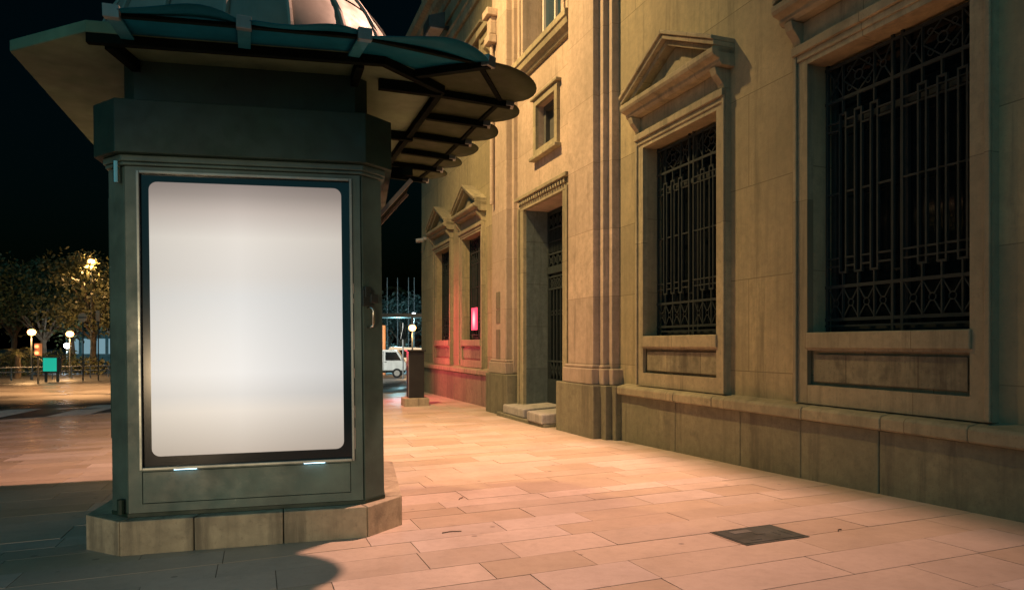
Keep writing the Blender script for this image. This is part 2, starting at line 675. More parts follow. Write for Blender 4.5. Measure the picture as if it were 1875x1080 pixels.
    while e < 26:
        a, c_ = e + .004, e + .996
        t0, t1 = t_end(a), t_end(c_)
        if t1 > -3:
            vs = []
            for tt, ee in ((t0, a), (t0 + .2, a), (t1 + .2, c_), (t1, c_)):
                vs.append((tt, ee))
            lo = [fp(x, y, zg(x, y) - .3) for x, y in vs]
            hi = [fp(x, y, zg(x, y) + .002) for x, y in vs]
            kb.add(lo + hi, [(0, 1, 2, 3), (7, 6, 5, 4), (0, 4, 5, 1), (1, 5, 6, 2), (2, 6, 7, 3), (3, 7, 4, 0)])
        e += 1.0
    struct(kb.build('kerb', M_block, bevel=.01))


pavement()


def road_markings():
    m = painted('road_marking_paint', (.62, .60, .55), .5, .15)
    for i in range(9):
        mb = MB()
        e0 = 6.0 + i * 2.1
        pts = []
        for tt, ee in ((t_end(e0) + 1.2, e0), (t_end(e0) + 5.4, e0 - .4), (t_end(e0) + 5.4, e0 + .5), (t_end(e0) + 1.2, e0 + .9)):
            pts.append(fp(tt, ee, zg(tt, ee) - .112))
        mb.add(pts, [(0, 1, 2, 3)])
        struct(mb.build('road_marking', m))
    for i in range(5):
        mb = MB()
        t0 = 27.2 + i * 1.3
        pts = [fp(tt, ee, zg(tt, ee) - .112) for tt, ee in ((t0, -5), (t0 + .6, -5), (t0 + .6, 3.2), (t0, 3.2))]
        mb.add(pts, [(0, 1, 2, 3)])
        struct(mb.build('road_marking', m))


road_markings()

# ------------------------------------------------------------------ the bank building
bank = empty('stone_building', fp(0, 0, 0), (0, 0, FAC_ROT), 'pale limestone classical building with barred pedimented windows along the pavement', 'building')


def wallgrid(mb, t0, t1, z0, z1, e, holes):
    """front sheet of a wall at distance e with reveals cut back into it; hole = (ta, tb, za, zb, depth)"""
    ts = sorted({t0, t1, *[h[0] for h in holes], *[h[1] for h in holes]})
    zs = sorted({z0, z1, *[h[2] for h in holes], *[h[3] for h in holes]})
    for a, b in zip(ts, ts[1:]):
        for c, d in zip(zs, zs[1:]):
            tm, zm = (a + b) / 2, (c + d) / 2
            if any(h[0] < tm < h[1] and h[2] < zm < h[3] for h in holes):
                continue
            mb.add([(a, e, c), (b, e, c), (b, e, d), (a, e, d)], [(3, 2, 1, 0)])
    for ta, tb, za, zb, dp in holes:
        y0, y1 = e, e - dp
        mb.add([(ta, y0, za), (ta, y1, za), (ta, y1, zb), (ta, y0, zb)], [(0, 1, 2, 3)])
        mb.add([(tb, y0, za), (tb, y1, za), (tb, y1, zb), (tb, y0, zb)], [(3, 2, 1, 0)])
        mb.add([(ta, y0, za), (tb, y0, za), (tb, y1, za), (ta, y1, za)], [(0, 1, 2, 3)])
        mb.add([(ta, y0, zb), (tb, y0, zb), (tb, y1, zb), (ta, y1, zb)], [(3, 2, 1, 0)])


WIN = [(5.02, 'w2'), (8.46, 'w1'), (18.66, 'w4'), (21.90, 'w3')]
HW = .92                                   # half width of a window opening
ZS, ZL = 1.63, 4.60                        # sill and lintel
CORNER = 25.2
FS = .93                                   # far windows are a little narrower

# main wall with window holes
mb = MB()
holes = []
for tc, nm in WIN:
    holes.append((tc - HW, tc + HW, ZS, ZL, .32))
wallgrid(mb, -3, 10.5, -.6, 14.5, 0, holes[:2])
wallgrid(mb, 15.9, CORNER, -.6, 14.5, 0, holes[2:] + [(17.85, 19.5, 7.7, 9.95, .3), (21.1, 22.75, 7.7, 9.95, .3)])
mb.add([(CORNER, 0, -.6), (CORNER, -18, -.6), (CORNER, -18, 14.5), (CORNER, 0, 14.5)], [(0, 1, 2, 3)])
mb.add([(-3, 0, 14.5), (CORNER, 0, 14.5), (CORNER, -18, 14.5), (-3, -18, 14.5)], [(0, 1, 2, 3)])
mb.add([(-3, 0, -.6), (-3, -18, -.6), (-3, -18, 14.5), (-3, 0, 14.5)], [(3, 2, 1, 0)])
mb.build('wall', M_wall, bank)

# door bay
BC = 13.25
DB0, DB1, DBZ = 12.17, 14.27, 4.50
mb = MB()
wallgrid(mb, 10.5, 15.9, -.6, 14.5, .12, [(DB0, DB1, -.2, DBZ, .56), (12.22, 14.28, 7.86, 11.2, .45), (12.59, 13.56, 5.66, 6.61, .22)])
mb.add([(10.5, .12, -.6), (10.5, -.3, -.6), (10.5, -.3, 14.5), (10.5, .12, 14.5)], [(0, 1, 2, 3)])
mb.add([(15.9, .12, -.6), (15.9, -.3, -.6), (15.9, -.3, 14.5), (15.9, .12, 14.5)], [(3, 2, 1, 0)])
mb.build('door_bay_wall', M_pil, bank)
# pilasters: three steps in plan, with pedestal and base blocks
for sgn in (1, -1):
    def tt(a, b):
        return (BC + a, BC + b) if sgn > 0 else (BC - b, BC - a)
    mb = MB()
    mb.box(*tt(1.69, 2.70), -.3, .36, .84, 14.5)
    mb.box(*tt(2.70, 2.84), -.3, .24, .84, 14.5)
    mb.box(*tt(2.84, 2.97), -.3, .14, .84, 14.5)
    mb.box(*tt(1.56, 1.69), -.3, .22, .84, 14.5)
    p = mb.build('pilaster', M_pil, bank, bevel=.012)
    mb = MB()
    mb.box(*tt(1.36, 2.90), -.3, .46, -.7, .80)
    mb.box(*tt(2.90, 3.10), -.3, .33, -.7, .80)
    mb.box(*tt(3.10, 3.24), -.3, .22, -.7, .80)
    mb.build('pedestal', M_plinth, p, bevel=.015)
    mb = MB()
    mb.box(*tt(1.58, 2.78), -.3, .425, .803, 1.08)
    mb.box(*tt(2.78, 2.96), -.3, .30, .803, 1.08)
    mb.box(*tt(2.96, 3.10), -.3, .20, .803, 1.08)
    mb.box(*tt(1.60, 2.74), -.3, .395, 1.083, 1.14)
    mb.box(*tt(2.74, 2.90), -.3, .275, 1.083, 1.14)
    mb.build('pilaster_base', M_pil, p, bevel=.02)

# plinth and ledge
rnd = random.Random(5)
for (a, b) in ((-3, 10.02), (16.5, CORNER + .16)):
    mb = MB()
    t = a
    while t < b - .05:
        w = min(rnd.choice([1.36, 1.40, 1.32, 1.02, 1.42]), b - t)
        if b - t - w < .4:
            w = b - t
        mb.box(t + .004, t + w - .004, -.25, .12 + rnd.uniform(-.003, .003), -.8, .664)
        t += w
    mb.build('plinth', M_plinth, bank, bevel=.012)
    mb = MB()
    t = a
    while t < b - .05:
        w = min(rnd.uniform(.7, 1.7), b - t)
        if b - t - w < .4:
            w = b - t
        j = rnd.uniform(-.006, .006)
        mb.xprism([(-.25, .67), (.19 + j, .67), (.205 + j, .69), (.205 + j, .785), (.18 + j, .81), (.0, .845), (-.25, .845)], t + .004, t + w - .004)
    # one long course, broken only by fine joints
        t += w
    mb.build('ledge', M_trim, bank, bevel=.012)


def grille(parent, tc, hw, z0, z1):
    """wrought iron window grille of stacked forks between two lattice bands"""
    y0, y1 = -.195, -.165
    yc = (y0 + y1) / 2
    mb = MB()
    H = z1 - z0

    def zz(z):
        return z0 + (z - 1.63) / (4.60 - 1.63) * H

    def vb(x, a, b, w=.022):
        mb.box(x - w / 2, x + w / 2, y0, y1, a, b)

    def hb(a, b, z, w=.022):
        mb.box(a, b, y0 + .002, y1 - .002, z - w / 2, z + w / 2)
    for s in (-1, 1):
        vb(tc + s * (hw - .03), z0, z1, .032)
        vb(tc + s * .055, z0, z1, .028)
    a0, a1 = tc - hw, tc + hw
    hb(a0, a1, zz(4.55), .03)
    hb(a0, a1, zz(4.17), .034)
    hb(a0, a1, zz(2.13), .034)
    hb(a0, a1, zz(1.77), .034)
    hb(a0, a1, zz(1.70), .02)
    for s in (-1, 1):
        xi, xo = tc + s * .07, tc + s * (hw - .045)
        xs = [xi + (xo - xi) * q / 4 for q in range(5)]
        for q in (1, 2, 3):
            x = xs[q]
            for d in (-.042, .042):
                vb(x + d, zz(2.28), zz(4.0), .020)
            hb(x - .052, x + .052, zz(4.0))
            hb(x - .052, x + .052, zz(2.28))
            vb(x, zz(4.0), zz(4.17), .018)
            vb(x, zz(1.77), zz(2.28), .018)
        bounds = [xs[0]] + [xs[q] + d for q in (1, 2, 3) for d in (-.042, .042)] + [xs[4]]
        for q in range(4):
            u0, u1 = bounds[2 * q], bounds[2 * q + 1]
            for z in (3.93, 3.84, 3.15, 2.44, 2.35):
                hb(min(u0, u1), max(u0, u1), zz(z), .018)
        hb(tc - .055, tc + .055, zz(2.25), .018)
        # bottom band: a crossed bar pattern with a small ring in each panel
        za, zb = zz(1.785), zz(2.115)
        for q in range(4):
            u0, u1 = xs[q], xs[q + 1]
            cx, cz = (u0 + u1) / 2, (za + zb) / 2
            r = .036
            for (x, z) in ((u0, za), (u1, za), (u0, zb), (u1, zb)):
                d = Vector((cx - x, 0, cz - z))
                e = Vector((x, yc, z)) + d * (1 - r / d.length)
                mb.bar((x, yc, z), e, .012)
            mb.ring((cx, yc, cz), r, .007)
        # top band: diamond panel between two narrow ones
        za, zb = zz(4.187), zz(4.535)
        cz = (za + zb) / 2
        vb(xs[1], za, zb, .014)
        vb(xs[3], za, zb, .014)
        for u0, u1 in ((xs[0], xs[1]), (xs[3], xs[4])):
            cx = (u0 + u1) / 2
            for (x, z) in ((u0, za), (u1, za), (u0, zb), (u1, zb)):
                d = Vector((cx - x, 0, cz - z))
                mb.bar((x, yc, z), Vector((x, yc, z)) + d * (1 - .036 / d.length), .012)
            mb.ring((cx, yc, cz), .036, .007)
        cx = xs[2]
        hwid = abs(xs[3] - xs[1]) / 2
        for ax, az, bx, bz in ((-1, 0, 0, 1), (0, 1, 1, 0), (1, 0, 0, -1), (0, -1, -1, 0)):
            mb.bar((cx + ax * hwid, yc, cz + az * (zb - cz)), (cx + bx * hwid, yc, cz + bz * (zb - cz)), .012)
        mb.ring((cx, yc, cz), .05, .008)
        for k in range(4):
            an = math.pi / 4 + k * math.pi / 2
            mb.bar((cx + .05 * math.cos(an), yc, cz + .05 * math.sin(an)), (cx + .115 * math.cos(an), yc, cz + .115 * math.sin(an)), .01)
            mb.ring((cx + .17 * math.cos(an), yc, cz + .14 * math.sin(an)), .03, .006)
    mb.build('grille', M_iron, parent)


for tc, nm in WIN:
    h = HW
    ow = h + .19
    mb = MB()
    E = .085
    wallgrid(mb, tc - ow, tc + ow, .846, 4.83, E, [(tc - h, tc + h, ZS, ZL, E), (tc - h, tc + h, 1.05, 1.43, .06)])
    for s in (-1, 1):
        x = tc + s * ow
        q = [(x, E, .846), (x, -.02, .846), (x, -.02, 4.83), (x, E, 4.83)]
        mb.add(q, [(0, 1, 2, 3) if s < 0 else (3, 2, 1, 0)])
    q = [(tc - ow, E, 4.83), (tc + ow, E, 4.83), (tc + ow, -.02, 4.83), (tc - ow, -.02, 4.83)]
    mb.add(q, [(3, 2, 1, 0)])
    w = mb.build('window', M_trim, bank)
    # raised fillets of the surround: outer bead, inner bead
    mb = MB()
    for s in (-1, 1):
        mb.box(tc + s * (ow - .001), tc + s * (ow - .05), E, E + .03, .85, 4.80)
    mb.box(tc - ow + .001, tc + ow - .001, E, E + .055, 4.735, 4.832)
    mb.box(tc - ow + .05, tc + ow - .05, E, E + .02, 4.66, 4.733)
    mb.build('architrave', M_trim, w, bevel=.008)
    mb = MB()
    mb.box(tc - h - .02, tc + h + .02, -.26, E + .028, 1.455, 1.628)
    mb.build('sill', M_trim, w, bevel=.012)
    mb = MB()
    mb.box(tc - h + .05, tc + h - .05, E - .062, E - .045, 1.09, 1.39)
    mb.build('sill_panel', M_panel, w, bevel=.006)
    # frieze with end consoles
    mb = MB()
    mb.box(tc - ow + .03, tc + ow - .03, -.02, E - .01, 4.834, 5.09)
    for s in (-1, 1):
        xa, xb = sorted((tc + s * (ow - .005), tc + s * (ow - .12)))
        mb.xprism([(-.02, 4.836), (.10, 4.836), (.13, 4.90), (.22, 5.0), (.25, 5.09), (-.02, 5.09)], xa, xb)
    mb.build('frieze', M_trim, w, bevel=.008)
    # pediment
    ph = 1.19 * (ow / 1.11)
    mb = MB()
    mb.xprism([(-.02, 5.093), (.20, 5.093), (.24, 5.13), (.24, 5.17), (.33, 5.20), (.35, 5.24), (.35, 5.30), (.30, 5.325), (-.02, 5.325)], tc - ph, tc + ph)
    apex, eave = 6.02, 5.45
    sl = (apex - eave) / ph
    for s in (-1, 1):
        def rake(z_off0, z_off1, y1, x_in=0.0):
            pr = [(tc, apex - z_off1), (tc, apex - z_off0), (tc + s * ph, eave - z_off0), (tc + s * ph, eave - z_off1)]
            if s < 0:
                pr = pr[::-1]
            mb.yprism(pr, -.02, y1)
        rake(0, .055, .37)
        rake(.057, .125, .335)
        rake(.127, .205, .255)
    mb.yprism([(tc - ph + .15, 5.327), (tc, apex - .21), (tc + ph - .15, 5.327)][::-1], -.02, .10)
    mb.yprism([(tc - .55, 5.36), (tc, 5.36 + .55 * sl * 1.0), (tc + .55, 5.36)][::-1], .10, .125)
    mb.build('pediment', M_trim, w, bevel=.008)
    grille(w, tc, h, ZS, ZL)
    mb = MB()
    mb.box(tc - h, tc + h, -.34, -.30, ZS, ZL)
    mb.build('pane', M_glass, w)
    mb = MB()
    for x0, x1 in ((tc - h, tc - h + .07), (tc - .045, tc + .045), (tc + h - .07, tc + h)):
        mb.box(x0, x1, -.30, -.262, ZS, ZL)
    mb.box(tc - h, tc + h, -.298, -.265, ZS, ZS + .08)
    mb.box(tc - h, tc + h, -.298, -.265, 3.9, 3.97)
    mb.build('window_frame', M_iron, w)

# entrance door
mb = MB()
EB = .12
for a, b in ((DB0 - .28, DB0), (DB1, DB1 + .28)):
    mb.box(a, b, -.05, EB + .08, -.5, 4.50)
mb.box(DB0 - .28, DB1 + .28, -.05, EB + .08, 4.502, 4.72)
mb.box(DB0 - .33, DB1 + .33, -.05, EB + .17, 4.723, 4.80)
for a, b in ((DB0 - .28, DB0 - .20), (DB1 + .20, DB1 + .28)):
    mb.box(a, b, EB + .08, EB + .115, -.5, 4.56)
x = DB0 - .2
while x < DB1 + .18:
    mb.box(x, x + .07, EB + .08, EB + .135, 4.62, 4.715)
    x += .125
dr = mb.build('door_surround', M_trim, bank, bevel=.01)
mb = MB()
for x0, x1 in ((DB0, DB0 + .006), (DB1 - .006, DB1)):
    mb.box(x0, x1, -.435, EB, -.15, 4.5)
mb.build('door_reveal', M_reveal, bank)
mb = MB()
mb.box(DB0, DB1, -.47, -.44, -.2, 4.5)
d = mb.build('door', M_glass, bank)
mb = MB()
y0, y1 = -.43, -.395
for s in (-1, 1):
    mb.box(BC + s * .96, BC + s * 1.04, y0, y1, 0, 4.48)
    mb.box(BC + s * .01, BC + s * .07, y0, y1, 0, 3.1)
mb.box(DB0, DB1, y0 - .01, y1 + .02, 3.08, 3.24)
mb.box(DB0, DB1, y0, y1, 4.40, 4.48)
mb.box(DB0, DB1, y0, y1 - .002, .05, .72)
for s in (-1, 1):
    for q in range(5):
        x = BC + s * (.14 + q * .185)
        mb.box(x - .013, x + .013, y0, y1 - .004, .72, 2.75)
        if q < 4:
            xm = x + s * .0925
            mb.ring((xm, y0 + .015, 2.86), .075, .010)
            mb.bar((x, y0 + .015, 2.74), (x + s * .185, y0 + .015, 2.98), .014)
            mb.bar((x + s * .185, y0 + .015, 2.74), (x, y0 + .015, 2.98), .014)
            mb.bar((x, y0 + .015, .74), (x + s * .185, y0 + .015, 1.1), .014)
            mb.bar((x + s * .185, y0 + .015, .74), (x, y0 + .015, 1.1), .014)
            mb.ring((xm, y0 + .015, 2.2), .05, .008)
    mb.box(BC + s * .05, BC + s * 1.0, y0, y1 - .006, 2.72, 2.76)
    mb.box(BC + s * .05, BC + s * 1.0, y0, y1 - .006, 2.99, 3.02)
    mb.box(BC + s * .05, BC + s * 1.0, y0, y1 - .006, 1.10, 1.14)
mb.build('door_grille', M_iron, d)
mb = MB()
mb.box(BC - 1.02, BC + 1.02, y0, y1, 3.50, 3.54)
mb.box(BC - 1.02, BC + 1.02, y0, y1, 4.06, 4.10)
for q in range(9):
    x = BC - .96 + q * .24
    mb.box(x - .011, x + .011, y0, y1 - .004, 3.24, 4.40)
    if q < 8:
        for za, zb in ((3.25, 3.5), (4.1, 4.39)):
            mb.bar((x, y0 + .015, za), (x + .24, y0 + .015, zb), .014)
            mb.bar((x + .24, y0 + .015, za), (x, y0 + .015, zb), .014)
            mb.ring((x + .12, y0 + .015, (za + zb) / 2), .05, .008)
        mb.box(x + .07, x + .085, y0, y1 - .006, 3.56, 4.04)
        mb.box(x + .155, x + .17, y0, y1 - .006, 3.56, 4.04)
        mb.box(x, x + .24, y0, y1 - .008, 3.78, 3.80)
mb.build('transom_grille', M_iron, d)

# square framed panel above the door
mb = MB()
PA, PB, PZ0, PZ1 = 12.45, 13.70, 5.52, 6.75
wallgrid(mb, PA, PB, PZ0, PZ1, EB + .07, [(PA + .14, PB - .14, PZ0 + .14, PZ1 - .14, .07)])
for x, o_ in ((PA, 1), (PB, -1)):
    q = [(x, EB + .07, PZ0), (x, EB - .02, PZ0), (x, EB - .02, PZ1), (x, EB + .07, PZ1)]
    mb.add(q, [(0, 1, 2, 3) if o_ > 0 else (3, 2, 1, 0)])
for z, o_ in ((PZ0, 1), (PZ1, -1)):
    q = [(PA, EB + .07, z), (PB, EB + .07, z), (PB, EB - .02, z), (PA, EB - .02, z)]
    mb.add(q, [(0, 1, 2, 3) if o_ > 0 else (3, 2, 1, 0)])
pl = mb.build('wall_panel', M_trim, bank)
mb = MB()
mb.box(PA + .14, PB - .14, EB - .25, EB - .218, PZ0 + .14, PZ1 - .14)
mb.build('panel_slab', M_darkslab, pl)
mb = MB()
wallgrid(mb, PA + .145, PB - .145, PZ0 + .145, PZ1 - .145, EB - .12, [(PA + .26, PB - .26, PZ0 + .26, PZ1 - .26, .09)])
mb.build('panel_inner_frame', M_darkslab, pl)
mb = MB()
mb.box(PA - .07, PB + .07, EB - .02, EB + .15, PZ0 - .075, PZ0 - .003)
mb.build('panel_sill', M_trim, pl, bevel=.012)
mb = MB()
mb.box(PA - .07, PB + .07, EB - .02, EB + .12, PZ1 + .003, PZ1 + .06)
mb.build('panel_hood', M_trim, pl, bevel=.012)

# upper window of the door bay with its moulded sill
mb = MB()
mb.xprism([(-.02, 7.48), (.18, 7.48), (.22, 7.54), (.30, 7.60), (.33, 7.70), (.36, 7.72), (.36, 7.84), (.32, 7.86), (-.02, 7.86)], 11.72, 14.78)
us = mb.build('upper_sill', M_trim, bank, bevel=.01)
mb = MB()
for a, b in ((11.9, 12.22), (14.28, 14.6)):
    mb = MB()
    mb.box(a, b, .0, EB + .09, 7.863, 11.2)
    mb.box(a + .10, b - .10, EB + .09, EB + .13, 7.863, 11.2)
    mb.build('upper_jamb', M_pil, bank, bevel=.01)
mb = MB()
mb.box(12.22, 14.28, -.35, -.32, 7.86, 11.2)
ug = mb.build('upper_window', M_upglass, bank)
mb = MB()
for x in (12.25, 12.9, 13.55, 14.2):
    mb.box(x - .035, x + .035, -.318, -.26, 7.86, 11.2)
mb.box(12.22, 14.28, -.316, -.262, 7.86, 7.95)
mb.box(12.22, 14.28, -.316, -.262, 9.6, 9.68)
mb.build('upper_window_frame', M_white, ug)
# first floor windows of the wings
for a, b, za, zb in ((17.85, 19.5, 7.7, 9.95), (21.1, 22.75, 7.7, 9.95)):
    mb = MB()
    mb.box(a, b, -.32, -.28, za, zb)
    q = mb.build('upper_window', M_glass, bank)
    mb = MB()
    for x0, x1 in ((a - .22, a), (b, b + .22)):
        mb.box(x0, x1, -.02, .09, za - .2, zb + .003)
        mb.box(x0 + .05, x1 - .05, .09, .115, za - .2, zb)
    mb.box(a - .22, b + .22, -.02, .09, zb + .003, zb + .25)
    mb.box(a - .26, b + .26, -.02, .16, zb + .253, zb + .33)
    mb.build('upper_window_surround', M_trim, q, bevel=.01)
# string courses of the far wing, added shade course on the near wing, stub console by the pilaster
mb = MB()
mb.xprism([(-.02, 11.05), (.07, 11.05), (.09, 11.12), (.09, 11.32), (.13, 11.36), (.13, 11.42), (-.02, 11.42)], 16.3, CORNER + .1)
mb.xprism([(-.02, 12.35), (.12, 12.35), (.16, 12.5), (.30, 12.62), (.34, 12.78), (.5, 12.86), (.55, 13.1), (-.02, 13.1)], 16.3, CORNER + .3)
mb.box(16.3, CORNER + .06, -.02, .06, 11.9, 12.347)
mb.build('cornice', M_trim, bank, bevel=.01)
mb = MB()
mb.xprism([(-.02, 8.25), (.12, 8.25), (.16, 8.32), (.38, 8.40), (.51, 8.44), (.51, 8.58), (.45, 8.62), (-.02, 8.62)], -3, 10.2)
mb.build('cornice', M_trim, bank, bevel=.01)  # unseen course on the near wing, added to shade the wall from the roof lamp
mb = MB()
mb.box(16.02, 17.0, -.02, .45, 9.45, 9.62)
mb.box(16.05, 16.95, -.02, .36, 9.28, 9.447)
for q in range(3):
    mb.xprism([(-.02, 9.02), (.12, 9.02), (.30, 9.16), (.32, 9.277), (-.02, 9.277)], 16.1 + q * .3, 16.28 + q * .3)
mb.build('console', M_trim, bank, bevel=.012)
mb = MB()
mb.box(15.55, 15.95, .36, .62, 9.42, 9.60)
mb.box(15.62, 15.88, .36, .52, 9.0, 9.417)
mb.box(15.58, 15.92, .36, .58, 8.78, 8.98)
mb.build('rain_hopper', M_pil, bank, bevel=.02)
mb = MB()
mb.tube([(15.75, .44, 8.78), (15.75, .44, 4.9)], .045, 10)
mb.build('downpipe', M_pil, bank, smooth=False)
# worn emblems beside the door
mb = MB()
for (z0, z1) in ((2.35, 2.75), (2.0, 2.32), (1.15, 1.85)):
    mb = MB()
    mb.box(15.35, 15.62, .36, .372, z0, z1)
    mb.build('worn_plaque', M_plinth, bank)

# things on and at the facade
fl = empty('floodlight', fp(21.3, 0, 11.65), (0, 0, FAC_ROT), 'grey floodlight with pale glass high on the far corner of the facade', 'floodlight')
mb = MB()
mb.box(-.06, .06, -.02, .30, -.05, .05)
mb.build('bracket', M_pole, fl)
mb = MB()
mb.prism([(-.45, .25), (.45, .25), (.40, .75), (-.40, .75)], -.22, lambda x, y: .14 + (.16 if y < .4 else 0))
mb.build('housing', M_pole, fl, bevel=.02)
mb = MB()
mb.box(-.40, .40, .29, .70, -.245, -.223)
mb.build('lens', M_white, fl)
cm = empty('security_camera', fp(24.45, 0, 5.35), (0, 0, FAC_ROT), 'small white security camera on the wall near the far corner', 'camera')
mb = MB()
mb.box(-.05, .05, 0, .12, -.05, .05)
mb.build('bracket', M_white, cm, bevel=.01)
mb = MB()
mb.tube([(-.02, .12, -.06), (.0, .38, -.10)], .075, 10)
mb.build('body', M_white, cm)
rs = empty('red_reflection', fp(19.0, -.13, 2.22), (0, 0, FAC_ROT), 'glowing red reflection in the pane of the far barred window', 'window reflection')
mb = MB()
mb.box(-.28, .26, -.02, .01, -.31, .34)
mb.build('reflection_panel', M_red, rs, bevel=.02)  # glowing panel stands for a red reflection in the pane
# stone blocks at the doorway
mb = MB()
mb.box(12.25, 15.05, -.3, .56, -.5, -.07)
o = tag(mb.build('doorstep', M_plinth, None, bevel=.02), 'low worn stone doorstep slab under the two pale blocks', 'step')
o.location, o.rotation_euler = fp(0, 0, 0), (0, 0, FAC_ROT)
mb = MB()
mb.prism([(13.50, -.42), (14.62, -.42), (14.72, .52), (13.44, .52)], -.068, lambda x, y: .13 + (.05 if y < 0 else 0))
o = tag(mb.build('stone_block', M_block, None, bevel=.03), 'long pale stone block on the doorstep at the far side of the doorway', 'stone block', 'stone blocks in the doorway')
o.location, o.rotation_euler = fp(0, 0, 0), (0, 0, FAC_ROT)
mb = MB()
mb.prism([(12.30, -.40), (13.12, -.40), (13.06, .60), (12.26, .60)], -.068, lambda x, y: .13 + (.05 if y < 0 else 0))
o = tag(mb.build('stone_block', M_block, None, bevel=.03), 'pale stone block on the doorstep next to the near pilaster pedestal', 'stone block', 'stone blocks in the doorway')
o.location, o.rotation_euler = fp(0, 0, 0), (0, 0, FAC_ROT)

# manhole cover
M_mh = painted('manhole_iron', (.035, .046, .038), .45, .4)
mh = empty('manhole_cover', fp(4.24, 2.2, zg(4.24, 2.2)), (0, 0, FAC_ROT), 'dark green metal manhole cover with a pale patch set in the paving', 'manhole cover')
sy = math.atan(.012)
mh.rotation_euler = (0, 0, FAC_ROT)


def slz(x, y):
    return zg(4.24 + x, 2.2 + y) - zg(4.24, 2.2)


mb = MB()
mb.prism([(-.222, -.290), (.206, -.290), (.206, .290), (-.222, .290)], lambda x, y: slz(x, y) - .01, lambda x, y: slz(x, y) + .0035)
mb.build('frame', M_mh, mh)
mb = MB()
mb.prism([(-.189, -.273), (.189, -.273), (.189, .273), (-.189, .273)], lambda x, y: slz(x, y) - .01, lambda x, y: slz(x, y) + .0065)
for a, b, c, d in ((-.03, .02, -.04, .03), (-.13, .02, -.21, -.20), (-.14, -.13, .08, .18), (-.10, -.02, -.13, -.12)):
    mb.prism([(a, c), (b, c), (b, d), (a, d)], lambda x, y: slz(x, y) + .006, lambda x, y: slz(x, y) + .009)
mb.build('lid', M_mh, mh, bevel=.002)
mb = MB()
mb.prism([(.06, .0), (.14, .0), (.14, .17), (.06, .17)], lambda x, y: slz(x, y) + .006, lambda x, y: slz(x, y) + .0085)
mb.build('patch', painted('manhole_patch', (.12, .12, .10), .6), mh)

# ------------------------------------------------------------------ the kiosk
KZ = 0.188                                   # top of its stone base
kiosk = empty('advertising_kiosk', (-2.901, 5.17, KZ), (0, R(-.65), R(12.5)), 'dark green octagonal kiosk with blank backlit poster, domed roof and wide canopy', 'kiosk')
W = 1.747
CH = .155                                    # chamfer leg
KD = 2.05


def octo(o=0.0, ch=CH):
    """kiosk plan grown outwards by o"""
    k = o * math.tan(R(22.5))
    return [(-k, -o), (W + k, -o), (W + ch + o, ch - k), (W + ch + o, KD - ch + k), (W + k, KD + o), (-k, KD + o), (-ch - o, KD - ch + k), (-ch - o, ch - k)]


# stone base: separate blocks round a core
def stone_base():
    mb = MB()
    zb = lambda x, y: -.36

    def zt(o):
        return lambda x, y: 0.0
    so, ch = .125, .30
    k = so * math.tan(R(22.5))
    fr = [(-.02 - k * .2, -so), (W + .02, -so), (W + .31, .22), (W + .31, KD - .1), (W, KD + so), (0, KD + so), (-.36, KD - .1), (-.36, .18)]
    inn = [(.08, .1), (W - .08, .1), (W - .02, .22), (W - .02, KD - .2), (W - .1, KD - .1), (.1, KD - .1), (0.0, KD - .2), (0.0, .22)]
    fr_n = {0: [0, .285, .645, 1.0], 1: [0, 1], 2: [0, .5, 1], 3: [0, 1], 4: [0, .5, 1], 5: [0, 1], 6: [0, .5, 1], 7: [0, 1]}
    for i in range(8):
        a, b = Vector(fr[i]), Vector(fr[(i + 1) % 8])
        c, d = Vector(inn[i]), Vector(inn[(i + 1) % 8])
        L = (b - a).length
        cuts = fr_n[i]
        for u, v in zip(cuts, cuts[1:]):
            g = .0035 / L
            u2, v2 = u + g, v - g
            mb.prism([tuple(a.lerp(b, u2)), tuple(a.lerp(b, v2)), tuple(c.lerp(d, v2)), tuple(c.lerp(d, u2))], -.45, random.uniform(-.001, .001))
    sb = mb.build('stone_base', M_base, kiosk, bevel=.008)
    mb = MB()
    mb.prism(inn, -.4, -.006)
    mb.build('base_core', M_plinth, sb)


stone_base()
mb = MB()
mb.prism(octo(-.012), .0, 2.76)
body = mb.build('body', M_paint, kiosk, bevel=.01)
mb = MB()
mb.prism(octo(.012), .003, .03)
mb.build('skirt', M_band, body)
# chamfer posts proud of the core so that the door edge reads as a shadow line
mb = MB()
ch_l = [(-.004, -.004), (-CH - .006, CH - .004), (-CH + .05, CH + .05), (.03, .03)]
for pts in (ch_l, [(W - x, y) for x, y in ch_l]):
    mb = MB()
    mb.prism(pts, .03, 2.655)
    mb.build('corner_post', M_paint, kiosk, bevel=.004)
# front door leaf with a window for the poster
PX0, PX1, PZA, PZB = .105, 1.655, .375, 2.605
mb = MB()


